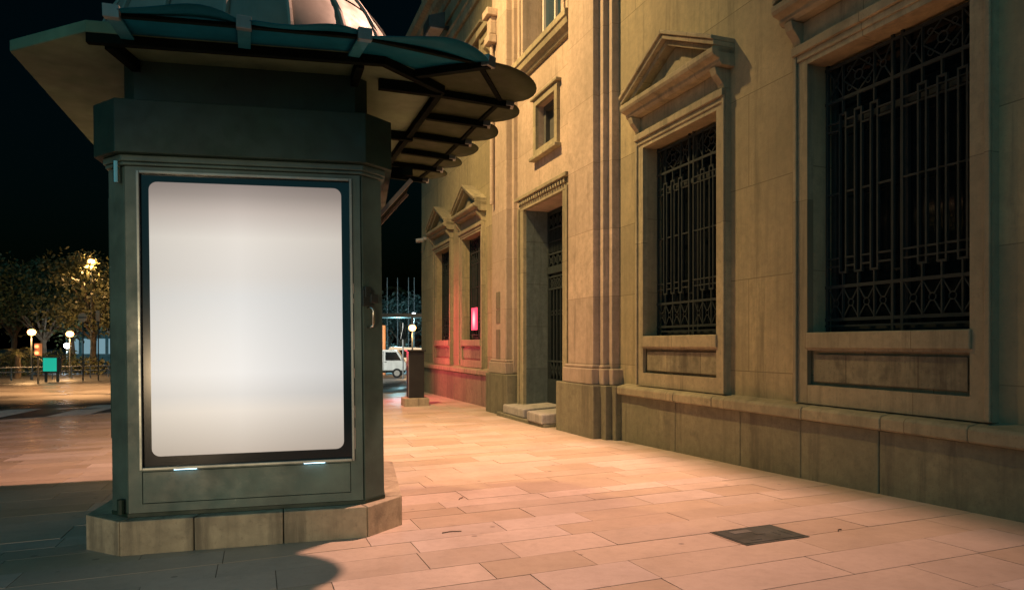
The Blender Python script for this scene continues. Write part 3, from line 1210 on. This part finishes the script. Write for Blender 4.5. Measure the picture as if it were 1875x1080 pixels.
def frontgrid(mb, x0, x1, z0, z1, y, holes):
    xs = sorted({x0, x1, *[h[0] for h in holes], *[h[1] for h in holes]})
    zs = sorted({z0, z1, *[h[2] for h in holes], *[h[3] for h in holes]})
    for a, b in zip(xs, xs[1:]):
        for c, d in zip(zs, zs[1:]):
            if any(h[0] < (a + b) / 2 < h[1] and h[2] < (c + d) / 2 < h[3] for h in holes):
                continue
            mb.add([(a, y, c), (b, y, c), (b, y, d), (a, y, d)], [(0, 1, 2, 3)])
    for ta, tb, za, zb, dp in holes:
        y1 = y + dp
        mb.add([(ta, y, za), (ta, y1, za), (ta, y1, zb), (ta, y, zb)], [(3, 2, 1, 0)])
        mb.add([(tb, y, za), (tb, y1, za), (tb, y1, zb), (tb, y, zb)], [(0, 1, 2, 3)])
        mb.add([(ta, y, za), (tb, y, za), (tb, y1, za), (ta, y1, za)], [(3, 2, 1, 0)])
        mb.add([(ta, y, zb), (tb, y, zb), (tb, y1, zb), (ta, y1, zb)], [(0, 1, 2, 3)])
    q = [(x0, y), (x1, y)]
    mb.add([(x0, y, z0), (x0, y + .03, z0), (x0, y + .03, z1), (x0, y, z1)], [(0, 1, 2, 3)])
    mb.add([(x1, y, z0), (x1, y + .03, z0), (x1, y + .03, z1), (x1, y, z1)], [(3, 2, 1, 0)])
    mb.add([(x0, y, z1), (x1, y, z1), (x1, y + .03, z1), (x0, y + .03, z1)], [(0, 1, 2, 3)])
    mb.add([(x0, y, z0), (x1, y, z0), (x1, y + .03, z0), (x0, y + .03, z0)], [(3, 2, 1, 0)])


frontgrid(mb, 0.006, W - .012, .035, 2.652, -.02, [(PX0, PX1, PZA, PZB, .03), (.10, 1.64, .10, .345, .004)])
door = mb.build('door', M_paint, kiosk)
mb = MB()
mb.box(.104, 1.636, -.019, -.010, .104, .341)
mb.build('access_panel', M_paint, door, bevel=.003)
mb = MB()
for a, b, c, d in ((PX0 - .018, PX0 + .004, PZA - .018, PZB + .018), (PX1 - .004, PX1 + .018, PZA - .018, PZB + .018)):
    mb.box(a, b, -.042, -.016, c, d)
mb.box(PX0 + .004, PX1 - .004, -.042, -.016, PZB - .004, PZB + .018)
mb.box(PX0 + .004, PX1 - .004, -.050, -.016, PZA - .018, PZA + .004)
mb.build('poster_frame', M_trimmetal, door, bevel=.004)
mb = MB()
mb.box(PX0, PX1, -.008, .005, PZA, PZB)
bd = mb.build('poster_border', M_blackglass, door)
# rounded backlit sheet
mb = MB()
sx0, sx1, sz0, sz1, rr = .168, 1.588, .455, 2.545, .06
pts = []
for cx, cz, a0 in ((sx1 - rr, sz0 + rr, -90), (sx1 - rr, sz1 - rr, 0), (sx0 + rr, sz1 - rr, 90), (sx0 + rr, sz0 + rr, 180)):
    for i in range(7):
        a = R(a0 + i * 15)
        pts.append((cx + rr * math.cos(a), cz + rr * math.sin(a)))
n = len(pts)
mb.add([(x, -.012, z) for x, z in pts], [tuple(range(n))])
mb.build('poster', M_screen, door)
for x in (.33, 1.28):
    mb = MB()
    mb.box(x, x + .16, -.049, -.030, PZA - .0215, PZA - .0185)
    mb.build('led_strip', M_led, door)
# top mouldings, band and neck
mb = MB()
mb.prism(octo(.026), 2.662, 2.688)
mb.prism(octo(.040), 2.690, 2.738)
mb.build('top_moulding', M_paint, kiosk, bevel=.008)
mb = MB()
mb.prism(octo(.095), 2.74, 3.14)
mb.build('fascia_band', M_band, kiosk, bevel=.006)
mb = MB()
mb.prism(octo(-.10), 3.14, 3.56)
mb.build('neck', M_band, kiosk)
# hinges, lock, handle, worn edges
for z0, z1 in ((2.53, 2.69), (.03, .14)):
    mb = MB()
    mb.tube([(-.055, .0, z0), (-.055, .0, z1)], .026, 12)
    mb.build('hinge', M_chrome if z0 > 1 else M_band, kiosk, smooth=False)
nx, ny = .7071, -.7071


def chp(s, o, z):
    """point on the right chamfer: s along it, o proud of it"""
    return (W + s * .7071 + o * nx, s * .7071 + o * ny, z)


mb = MB()
for (s0, s1, z0, z1, o) in ((-.02, .10, 1.60, 1.735, .03), (.05, .13, 1.63, 1.70, .05), (.0, .06, 1.67, 1.76, .038)):
    vs = [chp(s0, 0, z0), chp(s1, 0, z0), chp(s1, o, z0), chp(s0, o, z0), chp(s0, 0, z1), chp(s1, 0, z1), chp(s1, o, z1), chp(s0, o, z1)]
    mb.add(vs, [(0, 1, 2, 3), (7, 6, 5, 4), (0, 4, 5, 1), (1, 5, 6, 2), (2, 6, 7, 3), (3, 7, 4, 0)])
mb.build('lock', M_lock, kiosk, bevel=.004)
mb = MB()
path = [chp(.05, 0, 1.43), chp(.05, .04, 1.43), chp(.055, .055, 1.44), chp(.058, .062, 1.46), chp(.058, .062, 1.56), chp(.055, .055, 1.58), chp(.05, .04, 1.59), chp(.05, 0, 1.59)]
mb.tube(path, .0095, 10)
mb.build('handle', M_chrome, kiosk, smooth=True)
mb = MB()
for z0, z1 in ((.45, .62), (.70, .80), (1.02, 1.10), (1.25, 1.40), (1.62, 1.66), (1.70, 1.78)):
    mb = MB()
    mb.box(PX1 + .0185, PX1 + .0235, -.030, -.0205, z0, z1)
    mb.build('chipped_paint', M_white, door)
# slab poster case on the left side
mb = MB()
mb.box(-CH - .10, -CH - .01, .42, 1.75, .55, 2.5)
mb.build('side_case', M_band, kiosk, bevel=.01)

# canopy: soffit plate, perimeter beam, scalloped outer sheets on ribs
ZSOF = 3.50
SOF = [(-.13, -.36), (1.94, -.36), (2.46, .16), (2.06, 3.0), (1.62, 3.4), (-.72, 3.4), (-1.15, 3.0), (-.80, .10)]
mb = MB()
mb.prism(SOF, ZSOF, ZSOF + .085)
can = mb.build('canopy', M_soffit, kiosk, bevel=.006)
mb = MB()
mb.prism([(x * .93 + .055, y * .93 + .11) for x, y in SOF], ZSOF + .088, ZSOF + .14)
mb.build('canopy_roof', M_dome, can)


def inset_edge(a, b, off):
    a, b = Vector((*a, 0)), Vector((*b, 0))
    d = (b - a).normalized()
    n = Vector((-d.y, d.x, 0))
    return a + n * off, b + n * off


mb = MB()
for i in (0, 1, 2):
    a, b = inset_edge(SOF[i], SOF[i + 1], .03)
    mb.bar((a.x, a.y, ZSOF - .035), (b.x, b.y, ZSOF - .035), .055, .066)
mb.build('edge_beam', M_beam, can)
mb = MB()
for (p, q) in (((2.42, .2), (1.9, .12)), ((2.28, 1.55), (1.85, 1.47)), ((.0, -.3), (.06, .1)), ((1.75, -.3), (1.70, .1))):
    mb = MB()
    mb.bar((*p, ZSOF - .045), (*q, ZSOF - .045), .06, .085)
    mb.build('cantilever_arm', M_beam, can)
RI = [(.14, -.36), (.92, -.36), (1.70, -.36), (2.20, -.10), (2.44, .30), (2.37, .92), (2.29, 1.54), (2.20, 2.15), (2.12, 2.75), (1.98, 3.30)]
RO = [(.21, -.90), (1.0, -.90), (1.78, -.88), (2.70, -.60), (3.05, .24), (2.95, .82), (2.87, 1.46), (2.78, 2.06), (2.70, 2.62), (2.58, 3.2)]
ZI, ZO = ZSOF + .005, ZSOF - .085
for i in range(len(RI)):
    a, b = Vector((*RI[i], ZI - .03)), Vector((*RO[i], ZO - .02))
    mb = MB()
    if i < 3:
        mb.bar(a, b, .085, .014)
        mb.bar(a + Vector((0, 0, .02)), b + Vector((0, 0, .02)), .03, .03)
    else:
        mb.bar(a, b, .06, .055)
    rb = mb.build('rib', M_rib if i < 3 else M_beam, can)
    d = (b - a).normalized()
    mb = MB()
    mb.bar(b - d * .04 + Vector((0, 0, .02)), b + d * .03 + Vector((0, 0, .02)), .095, .08)
    mb.build('rib_cap', M_cap, rb, bevel=.004)
BUL = {0: .12, 1: .12, 2: .22, 3: .30, 4: .17, 5: .19, 6: .18, 7: .17, 8: .16}
for i in range(len(RI) - 1):
    a, b = Vector((*RI[i], ZI)), Vector((*RI[i + 1], ZI))
    c, d = Vector((*RO[i], ZO)), Vector((*RO[i + 1], ZO))
    nu, nv = 12, 8
    rn = random.Random(i + 40)
    vs = []
    outv = ((c - a) + (d - b)).normalized()
    ph0 = rn.uniform(0, 6)
    for j in range(nv + 1):
        for q in range(nu + 1):
            u, v = q / nu, j / nv
            p = a.lerp(b, u).lerp(c.lerp(d, u), v)
            arc = (4 * u * (1 - u)) ** .7
            vv = v ** 2
            p = p + outv * BUL[i] * arc * vv
            wob = .02 * math.sin(u * 7 + ph0) * vv if i < 3 else .006 * math.sin(u * 6 + ph0) * vv
            lift = {0: .05, 1: .005, 2: .02}.get(i, .0)
            p.z += (lift * 4 * u * (1 - u) + wob) * vv + .008 * math.sin(math.pi * v)
            vs.append(p)
    k = nu + 1
    fs = [(j * k + q, j * k + q + 1, (j + 1) * k + q + 1, (j + 1) * k + q) for j in range(nv) for q in range(nu)]
    mb = MB()
    mb.add(vs, fs)
    pn = mb.build('canopy_sheet', M_sheet_cool if i < 3 else M_sheet, can, smooth=True)
    so = pn.modifiers.new('thick', 'SOLIDIFY')
    so.thickness = .004
    mb = MB()
    row = [vs[(nv - 1) * k + q] - Vector((0, 0, .012)) for q in (1, nu - 1)]
    s0, s1 = a.lerp(c, .86), b.lerp(d, .86)
    mb.bar(s0 - Vector((0, 0, .0)), s1 - Vector((0, 0, .0)), .04, .022)
    mb.build('stringer', M_beam, can)
# propped flap on the far side of the kiosk and its stay
mb = MB()
for yy in (.42, .98):
    mb = MB()
    mb.bar((W + CH, yy, 2.42), (W + CH + .28, yy, 2.74), .03, .035)
    mb.build('flap_frame', M_dome, kiosk)
mb = MB()
mb.add([(W + CH, .43, 2.43), (W + CH + .28, .43, 2.75), (W + CH + .28, .97, 2.75), (W + CH, .97, 2.43)], [(0, 1, 2, 3)])
mb.build('flap', M_beam, kiosk)
mb = MB()
mb.box(W + CH, W + CH + .30, .50, .56, 2.80, 2.87)
mb.build('flap_arm', M_beam, kiosk)

# dome
DC = (.84, 1.12)
RD = 1.37


def dome_pt(r, el, az):
    return (DC[0] + r * math.cos(el) * math.cos(az), DC[1] + r * math.cos(el) * math.sin(az), 3.44 + r * 1.02 * math.sin(el))


mb = MB()
seg, rings = 64, 14
vs = [dome_pt(RD, R(9) + (R(88) - R(9)) * i / rings, 2 * math.pi * j / seg) for i in range(rings + 1) for j in range(seg)]
fs = [(i * seg + j, i * seg + (j + 1) % seg, (i + 1) * seg + (j + 1) % seg, (i + 1) * seg + j) for i in range(rings) for j in range(seg)]
fs.append(tuple(range(rings * seg, rings * seg + seg)))
mb.add(vs, fs)
dm = mb.build('dome', M_dome, kiosk, smooth=True)
mb = MB()
NR = 18
for q in range(NR):
    az = 2 * math.pi * (q + .35) / NR
    mb.tube([dome_pt(RD + .005, R(a), az) for a in range(9, 89, 5)], .022, 6)
mb.build('dome_rib', M_domerib, dm)
mb = MB()
for el in (34, 62):
    pts = [dome_pt(RD + .001, R(el), 2 * math.pi * j / 64) for j in range(65)]
    mb.tube(pts, .007, 5, False)
mb.build('dome_seam', M_beam, dm)

# ------------------------------------------------------------------ street things
cb = empty('utility_cabinet', (-2.70, 19.0, zg(*te(-2.7, 19.0)) + .0), (0, 0, R(18)), 'tall black utility cabinet with ribbed side on a stone footing by the far corner', 'cabinet')
mb = MB()
mb.box(-.34, .34, -.34, .34, -.2, .22)
mb.build('footing', M_base, cb, bevel=.02)
mb = MB()
mb.box(-.20, .22, -.20, .22, .222, 1.50)
mb.build('body', M_blackpaint, cb, bevel=.012)
mb = MB()
mb.box(-.25, .26, -.25, .26, 1.502, 1.545)
mb.build('lid', M_blackpaint, cb, bevel=.008)
mb = MB()
for q in range(9):
    mb.box(-.204, -.20, -.17, .19, 1.10 + q * .035, 1.12 + q * .035)
mb.box(-.212, -.20, -.185, -.165, .25, 1.46)
mb.build('side_vents', painted('cabinet_grey', (.3, .28, .28), .5), cb)

van = empty('small_truck', at(716, 44.0), (0, 0, R(6)), 'small white cab truck with grey covered load parked across the street', 'truck')
mb = MB()
prof = [(-.62, .45), (.95, .45), (1.02, .62), (1.0, .95), (.86, 1.08), (.46, 1.74), (-.55, 1.78), (-.62, 1.7)]
mb.yprism(prof, -.72, .72)
mb.build('cab', M_van, van, bevel=.05)
mb = MB()
mb.yprism([(-.30, 1.12), (.68, 1.12), (.38, 1.62), (-.30, 1.64)], -.745, -.722)
mb.build('side_window', M_glass, van)
mb = MB()
for y0_, y1_ in ((-.735, -.722),):
    mb.box(-.44, -.42, y0_, y1_, .5, 1.7)
    mb.box(-.36, -.22, y0_ - .01, y1_, 1.0, 1.03)
mb.build('door_seam', M_pole, van)
mb = MB()
mb.box(-2.6, -.68, -.76, .76, .62, 1.1)
mb.build('bed', M_tarp, van, bevel=.03)
mb = MB()
mb.yprism([(-2.55, 1.1), (-.7, 1.1), (-.72, 1.72), (-.95, 1.84), (-2.5, 1.86)], -.74, .74)
mb.build('load_cover', M_tarp, van, bevel=.06)
mb = MB()
mb.box(-2.5, .9, -.5, .5, .32, .5)
mb.build('chassis', M_pole, van)
mb = MB()
mb.box(.72, .78, -.86, -.76, 1.1, 1.3)
mb.build('mirror', M_pole, van)
for x in (.42, -1.9):
    for y in (-.66, .66):
        mb = MB()
        mb.tube([(x, y - .09, .30), (x, y + .09, .30)], .30, 20)
        w = mb.build('wheel', M_tyre, van)
        mb = MB()
        mb.tube([(x, y - .1, .30), (x, y + .1, .30)], .18, 16)
        mb.build('rim', M_rim, w)

# second vehicle half hidden behind the cabinet
car = empty('parked_van', at(757, 52), (0, 0, R(4)), 'pale van mostly hidden behind the black cabinet', 'van')
mb = MB()
mb.yprism([(-1.9, .35), (1.9, .35), (1.95, .9), (1.55, 1.15), (1.1, 1.95), (-1.7, 2.05), (-1.95, 1.6)], -.85, .85)
mb.build('body', M_van, car, bevel=.08)
mb = MB()
mb.yprism([(.2, 1.25), (1.35, 1.25), (1.0, 1.78), (.2, 1.8)], -.88, -.852)
mb.yprism([(-1.6, 1.25), (.05, 1.25), (.05, 1.8), (-1.6, 1.82)], -.88, -.852)
mb.build('side_window', M_glass, car)
for x in (1.2, -1.2):
    mb = MB()
    mb.tube([(x, -.8, .33), (x, -.6, .33)], .33, 18)
    mb.build('wheel', M_tyre, car)


def post_lamp(px, depth, h, label, mlamp, power, color, group, arm=0.0):
    p = at(px, depth)
    o = empty('street_lamp', p, (0, 0, 0), label, 'street lamp', group)
    mb = MB()
    mb.tube([(0, 0, 0), (0, 0, .5), (0, 0, h)], [.09, .07, .045], 10)
    mb.build('pole', M_pole, o)
    mb = MB()
    mb.lathe((0, 0, h), [(.02, -.04), (.20, .04), (.26, .2), (.20, .34), (.06, .40)], 14)
    mb.build('lamp_glass', mlamp, o, smooth=True)
    mb = MB()
    mb.lathe((0, 0, h + .40), [(.22, 0), (.18, .06), (.05, .14)], 14)
    mb.build('lamp_cap', M_pole, o)
    if power:
        lamp('lamp_glow', 'SPOT', (p.x, p.y - .3, p.z + h - .1), power * 1.1, color, .15, (p.x, p.y - .2, p.z), 150, .3)
        lamp('lamp_glow', 'SPOT', (p.x, p.y + .3, p.z + h + .2), power * 1.6, color, .15, (p.x, p.y + 5, p.z + h + 2.2), 165, .3)
    return o


SOD = (1.0, .55, .22)
post_lamp(58, 46, 3.0, 'orange globe street lamp left of the green lit box', M_lampor, 700, SOD, 'orange street lamps')
post_lamp(128, 50, 2.95, 'orange globe street lamp right of the green lit box', M_lampor, 600, SOD, 'orange street lamps')
post_lamp(167, 56, 9.0, 'tall orange street lamp rising among the tree tops', M_lampor, 1100, SOD, 'orange street lamps')
post_lamp(755, 47, 3.1, 'orange street lamp above the black cabinet', M_lampor, 500, SOD, 'orange street lamps')
post_lamp(758, 60, 4.6, 'white street lamp high above the black cabinet', M_lampwh, 420, (.6, .85, 1.0), 'white street lamps')
post_lamp(123, 58, 2.1, 'white street lamp just under the orange one', M_lampwh, 250, (.7, .9, 1.0), 'white street lamps')
lamp('truck_fill_light', 'SPOT', (at(600, 36).x, 36, 7.0), 5200, (1.0, .95, .84), .3, (at(718, 44).x, 44, -.5), 75, .7)  # unseen lamp added to brighten the small truck and the road by it
lamp('park_fill_glow', 'POINT', (at(728, 58).x, 58, 2.6), 800, (.35, .75, .85), .4)

# no entry sign
p = at(152, 44)
o = empty('road_sign', p, (0, 0, 0), 'round no entry sign on a tall pole before the trees', 'road sign')
mb = MB()
mb.tube([(0, 0, 0), (0, 0, 4.4)], .045, 8)
mb.build('pole', M_pole, o)
M_signface = painted('sign_face', (.62, .35, .2), .5, .15)
mb = MB()
mb.tube([(0, -.06, 4.1), (0, -.04, 4.1)], .30, 24)
mb.build('disc', M_signface, o)
mb = MB()
mb.box(-.27, .27, -.068, -.0605, 4.06, 4.14)
mb.build('bar', M_pole, o)
p = at(180, 45)
o = empty('road_sign', p, (0, 0, 0), 'narrow upright plate sign beside the round no entry sign', 'road sign')
mb = MB()
mb.tube([(0, 0, 0), (0, 0, 4.6)], .04, 8)
mb.build('pole', M_pole, o)
mb = MB()
mb.box(-.13, .13, -.07, -.045, 3.9, 4.6)
mb.build('plate', M_signface, o)
# traffic signal
p = at(70, 40)
o = empty('traffic_light', p, (0, 0, 0), 'traffic light with lit red lamp beside the green lit box', 'traffic light')
mb = MB()
mb.tube([(0, 0, 0), (0, 0, 2.3)], .055, 10)
mb.build('pole', M_pole, o)
mb = MB()
mb.box(-.16, .16, -.12, .12, 1.65, 2.38)
mb.build('housing', M_signface, o, bevel=.02)
mb = MB()
for z in (1.82, 2.2):
    mb.tube([(.02, -.20, z), (.02, -.121, z)], .10, 14)
mb.build('lens', M_signal, o)
# green lit box
p = at(95, 43)
o = empty('display_box', p, (0, 0, R(-6)), 'glowing green display box on short legs by the road', 'display box')
mb = MB()
mb.box(-.52, .52, -.16, .16, .62, 1.58)
mb.build('housing', M_pole, o, bevel=.02)
mb = MB()
mb.box(-.46, .46, -.175, -.161, .68, 1.52)
mb.build('screen', M_green, o)
for x in (-.4, .4):
    mb = MB()
    mb.box(x - .05, x + .05, -.06, .06, 0, .62)
    mb.build('leg', M_pole, o)

# guard rail along the far side of the road
p0, p1 = at(-60, 43), at(230, 50)
o = empty('guard_rail', p0, (0, 0, math.atan2(p1.y - p0.y, p1.x - p0.x)), 'long low guard rail in front of the trees', 'railing')
L = (p1 - p0).length
mb = MB()
for z in (.55, .85):
    mb.tube([(0, 0, z), (L, 0, z + (p1.z - p0.z))], .035, 8)
mb.build('rail', M_lightpole, o)
for i in range(9):
    mb = MB()
    mb.tube([(i * L / 8, 0, 0), (i * L / 8, 0, .88)], .04, 8)
    mb.build('post', M_lightpole, o)

# far pale building behind the trees
p = at(190, 90)
o = empty('low_building', p, (0, 0, 0), 'low pale building with blue lit windows behind the trees', 'building')
mb = MB()
mb.box(-5, 6, 0, 8, 0, 4.2)
mb.build('wall', M_lightpole, o)
mb = MB()
mb.box(-5.3, 6.3, -.4, 8.3, 4.2, 4.5)
mb.build('roof', M_lightpole, o)
for i in range(6):
    mb = MB()
    mb.box(-4.6 + i * 1.75, -3.3 + i * 1.75, -.04, -.004, 1.2, 3.2)
    mb.build('window', M_cyanwin, o)

# centre gap: pergola, flagpoles, sign, orange post
p = at(730, 57)
o = empty('pergola', p, (0, 0, 0), 'long dark pergola roof on posts beyond the small truck', 'pergola')
mb = MB()
mb.box(-4.5, 4.5, -1.5, 1.5, 4.45, 4.75)
mb.build('roof', M_pole, o)
for x in (-4.2, -1.3, 1.3, 4.2):
    mb = MB()
    mb.box(x - .07, x + .07, -1.3, -1.16, 0, 4.45)
    mb.build('post', M_pole, o)
for px, lb in ((709, 'pale flagpole next to the kiosk edge'), (728, 'second pale flagpole from the kiosk edge'), (748, 'pale flagpole left of the white lamp'), (758.5, 'pale flagpole nearest the stone corner')):
    p = at(px, 66)
    mb = MB()
    mb.tube([(0, 0, 0), (0, 0, 8.7)], [.075, .04], 8)
    tag(mb.build('flagpole', M_dimpole, None, loc=p), lb, 'flagpole', 'flagpoles beyond the pergola')
p = at(738, 40)
o = empty('road_sign', p, (0, 0, R(78)), 'road sign seen from behind on a thin pole beside the small truck', 'road sign')
mb = MB()
mb.tube([(0, 0, 0), (0, 0, 3.3)], .04, 8)
mb.build('pole', M_lightpole, o)
mb = MB()
mb.prism([(-.42, -.03), (.42, -.03), (.42, -.01), (-.42, -.01)], 2.35, 2.40)
mb.yprism([(-.42, 2.4), (.42, 2.4), (0, 3.15)], -.03, -.012)
mb.build('plate', M_lightpole, o)
p = at(702, 50)
mb = MB()
mb.tube([(0, 0, 0), (0, 0, 3.6)], .16, 10)
tag(mb.build('post', M_signface, None, loc=p), 'thick orange lit post behind the small truck', 'post')


# ------------------------------------------------------------------ trees
def tree(px, depth, h, r, ml, label, group, seed, n=1500, trunk_h=None, leaf=.16):
    rn = random.Random(seed)
    p = at(px, depth)
    o = empty('tree', p, (0, 0, rn.uniform(0, 6)), label, 'tree', group)
    th = trunk_h or h * .35
    mb = MB()
    mb.tube([(0, 0, -.2), (.05, 0, th * .5), (0, .08, th), (.1, .1, th + (h - th) * .5)], [.32, .24, .20, .07], 9)
    cl = []
    for i in range(11):
        a = rn.uniform(0, 6.283)
        rr = r * rn.uniform(.3, .95)
        z = th + (h - th) * rn.uniform(.12, .92)
        q = Vector((rr * math.cos(a), rr * math.sin(a), z))
        base = Vector((0, .05, th * rn.uniform(.75, 1.0)))
        mid = base.lerp(q, .55) + Vector((0, 0, .4))
        mb.tube([base, mid, q], [.12, .07, .02], 6)
        cl.append((q, r * rn.uniform(.30, .55)))
    for i in range(9):
        a = rn.uniform(0, 6.283)
        cl.append((Vector((r * .5 * math.cos(a), r * .5 * math.sin(a), th + (h - th) * rn.uniform(.3, 1))), r * rn.uniform(.25, .45)))
    mb.build('trunk', M_bark, o)
    mb = MB()
    for i in range(n):
        c, cr = rn.choice(cl)
        d = Vector((rn.gauss(0, 1), rn.gauss(0, 1), rn.gauss(0, .75)))
        d = d.normalized() * cr * rn.random() ** .45
        q = c + d
        s = leaf * rn.uniform(.6, 1.5)
        a = Vector((rn.gauss(0, 1), rn.gauss(0, 1), rn.gauss(0, 1))).normalized()
        b = a.cross(Vector((rn.gauss(0, 1), rn.gauss(0, 1), rn.gauss(0, 1)))).normalized()
        mb.add([q - a * s, q + b * s * .5, q + a * s, q - b * s * .5], [(0, 1, 2, 3)])
    mb.build('crown', ml, o)
    return o


GL = 'dark trees along the far side of the road'
tree(-25, 58, 9.6, 4.0, M_leafA, 'dark tree at the very edge behind the road', GL, 1, 4200)
tree(25, 62, 9.8, 4.2, M_leafB, 'olive tree behind the lamp left of the green box', GL, 2, 4400)
tree(80, 60, 8.6, 4.2, M_leafA, 'dark tree standing behind the green lit box', GL, 3, 4400)
tree(132, 64, 9.2, 4.2, M_leafA, 'dark tree behind the right orange globe lamp', GL, 4, 4400)
tree(172, 58, 9.4, 3.6, M_leafB, 'leafy tree lit by the tall orange lamp next to the kiosk', GL, 5, 4600)
tree(215, 62, 9.6, 3.8, M_leafA, 'dark tree half hidden by the kiosk side', GL, 6, 2000)
GC = 'trees beyond the pergola'
tree(712, 72, 7.0, 3.2, M_leafC, 'blue green tree beside the kiosk edge beyond the pergola', GC, 7, 2200)
tree(738, 68, 6.6, 3.0, M_leafC, 'blue green tree behind the sign pole beyond the pergola', GC, 8, 2200)
tree(764, 74, 7.0, 3.0, M_leafC, 'blue green tree nearest the stone corner beyond the pergola', GC, 9, 1800)


def shrub(px, depth, h, w, ml, label, seed, n=700):
    rn = random.Random(seed)
    p = at(px, depth)
    o = empty('shrub', p, (0, 0, 0), label, 'shrub', 'shrubs under the dark trees')
    mb = MB()
    for i in range(7):
        mb.tube([(rn.uniform(-.2, .2), 0, -.1), (rn.uniform(-w, w) * .5, rn.uniform(-.4, .4), h * .5), (rn.uniform(-w, w) * .8, rn.uniform(-.5, .5), h * .9)], [.04, .03, .01], 5)
    mb.build('stem', M_bark, o)
    mb = MB()
    for i in range(n):
        a, b = rn.uniform(-1, 1), rn.uniform(-1, 1)
        z = h * rn.uniform(.05, 1.0) * (1 - .35 * a * a) * rn.uniform(.8, 1.1)
        q = Vector((a * w, b * .7, z))
        s_ = rn.uniform(.07, .17)
        d = Vector((rn.gauss(0, 1), rn.gauss(0, 1), rn.gauss(0, 1))).normalized()
        e = d.cross(Vector((rn.gauss(0, 1), rn.gauss(0, 1), rn.gauss(0, 1)))).normalized()
        mb.add([q - d * s_, q + e * s_ * .5, q + d * s_, q - e * s_ * .5], [(0, 1, 2, 3)])
    mb.build('crown', ml, o)


shrub(8, 52, 1.7, 2.0, M_leafA, 'dark shrub behind the rail at the very edge of the view', 61)
shrub(45, 54, 1.5, 1.7, M_leafB, 'olive shrub behind the palm with bright fronds', 62)
shrub(108, 55, 2.0, 1.8, M_leafA, 'dark shrub between the green lit box and the lamps', 63)
shrub(160, 55, 1.4, 1.5, M_leafB, 'olive shrub behind the round no entry sign', 64)
shrub(745, 62, 2.2, 2.2, M_leafC, 'blue green shrub under the pergola beside the cabinet', 65)
shrub(708, 63, 2.4, 1.8, M_leafC, 'blue green shrub under the pergola beside the kiosk edge', 66)


def palm(px, depth, h, label, seed):
    rn = random.Random(seed)
    p = at(px, depth)
    o = empty('palm', p, (0, 0, 0), label, 'palm')
    mb = MB()
    mb.tube([(0, 0, -.1), (.05, 0, h * .5), (0, 0, h)], [.22, .18, .16], 9)
    mb.build('trunk', M_bark, o)
    mb = MB()
    for i in range(18):
        a = i * 6.283 / 18 + rn.uniform(-.1, .1)
        el = rn.uniform(.1, 1.1)
        L = rn.uniform(1.2, 1.7)
        pts = []
        for k in range(7):
            s = k / 6
            rr = L * s * math.cos(el * (1 - s * .6))
            z = h + L * s * math.sin(el) - 1.0 * s * s
            pts.append(Vector((rr * math.cos(a), rr * math.sin(a), z)))
        side = Vector((-math.sin(a), math.cos(a), 0))
        for k in range(6):
            q0, q1 = pts[k], pts[k + 1]
            for s in (-1, 1):
                for f in (.2, .7):
                    q = q0.lerp(q1, f)
                    w = .32 * math.sin(math.pi * (k + f + .5) / 7.5)
                    tip = q + side * s * w + (q1 - q0) * .8 - Vector((0, 0, .10))
                    mb.add([q, q + (q1 - q0) * .35, tip], [(0, 1, 2)])
    mb.build('crown', M_leafB, o)


palm(32, 48, 1.7, 'low palm with bright fronds beside the left orange lamp', 21)
palm(728, 80, 8.6, 'tall faint palm rising above the pergola', 22)

# a few twigs and dry leaves on the paving
rn = random.Random(9)
for (t, e, L, a) in ((5.35, 4.4, .16, .3), (6.6, 3.9, .10, 1.2), (4.05, 1.6, .07, .8)):
    x, y, z = fp(t, e, zg(t, e) + .004)
    mb = MB()
    mb.tube([(0, 0, 0), (L * .5, .01, .004), (L, 0, 0)], .004, 5)
    o = mb.build('twig', M_bark, None, loc=(x, y, z))
    o.rotation_euler = (0, 0, a)
    tag(o, {.16: 'longest dry twig lying on the paving beside the kiosk base', .10: 'short dry twig lying in the middle of the paving', .07: 'tiny dry twig on the paving close to the manhole cover'}[L], 'twig', 'twigs on the paving')
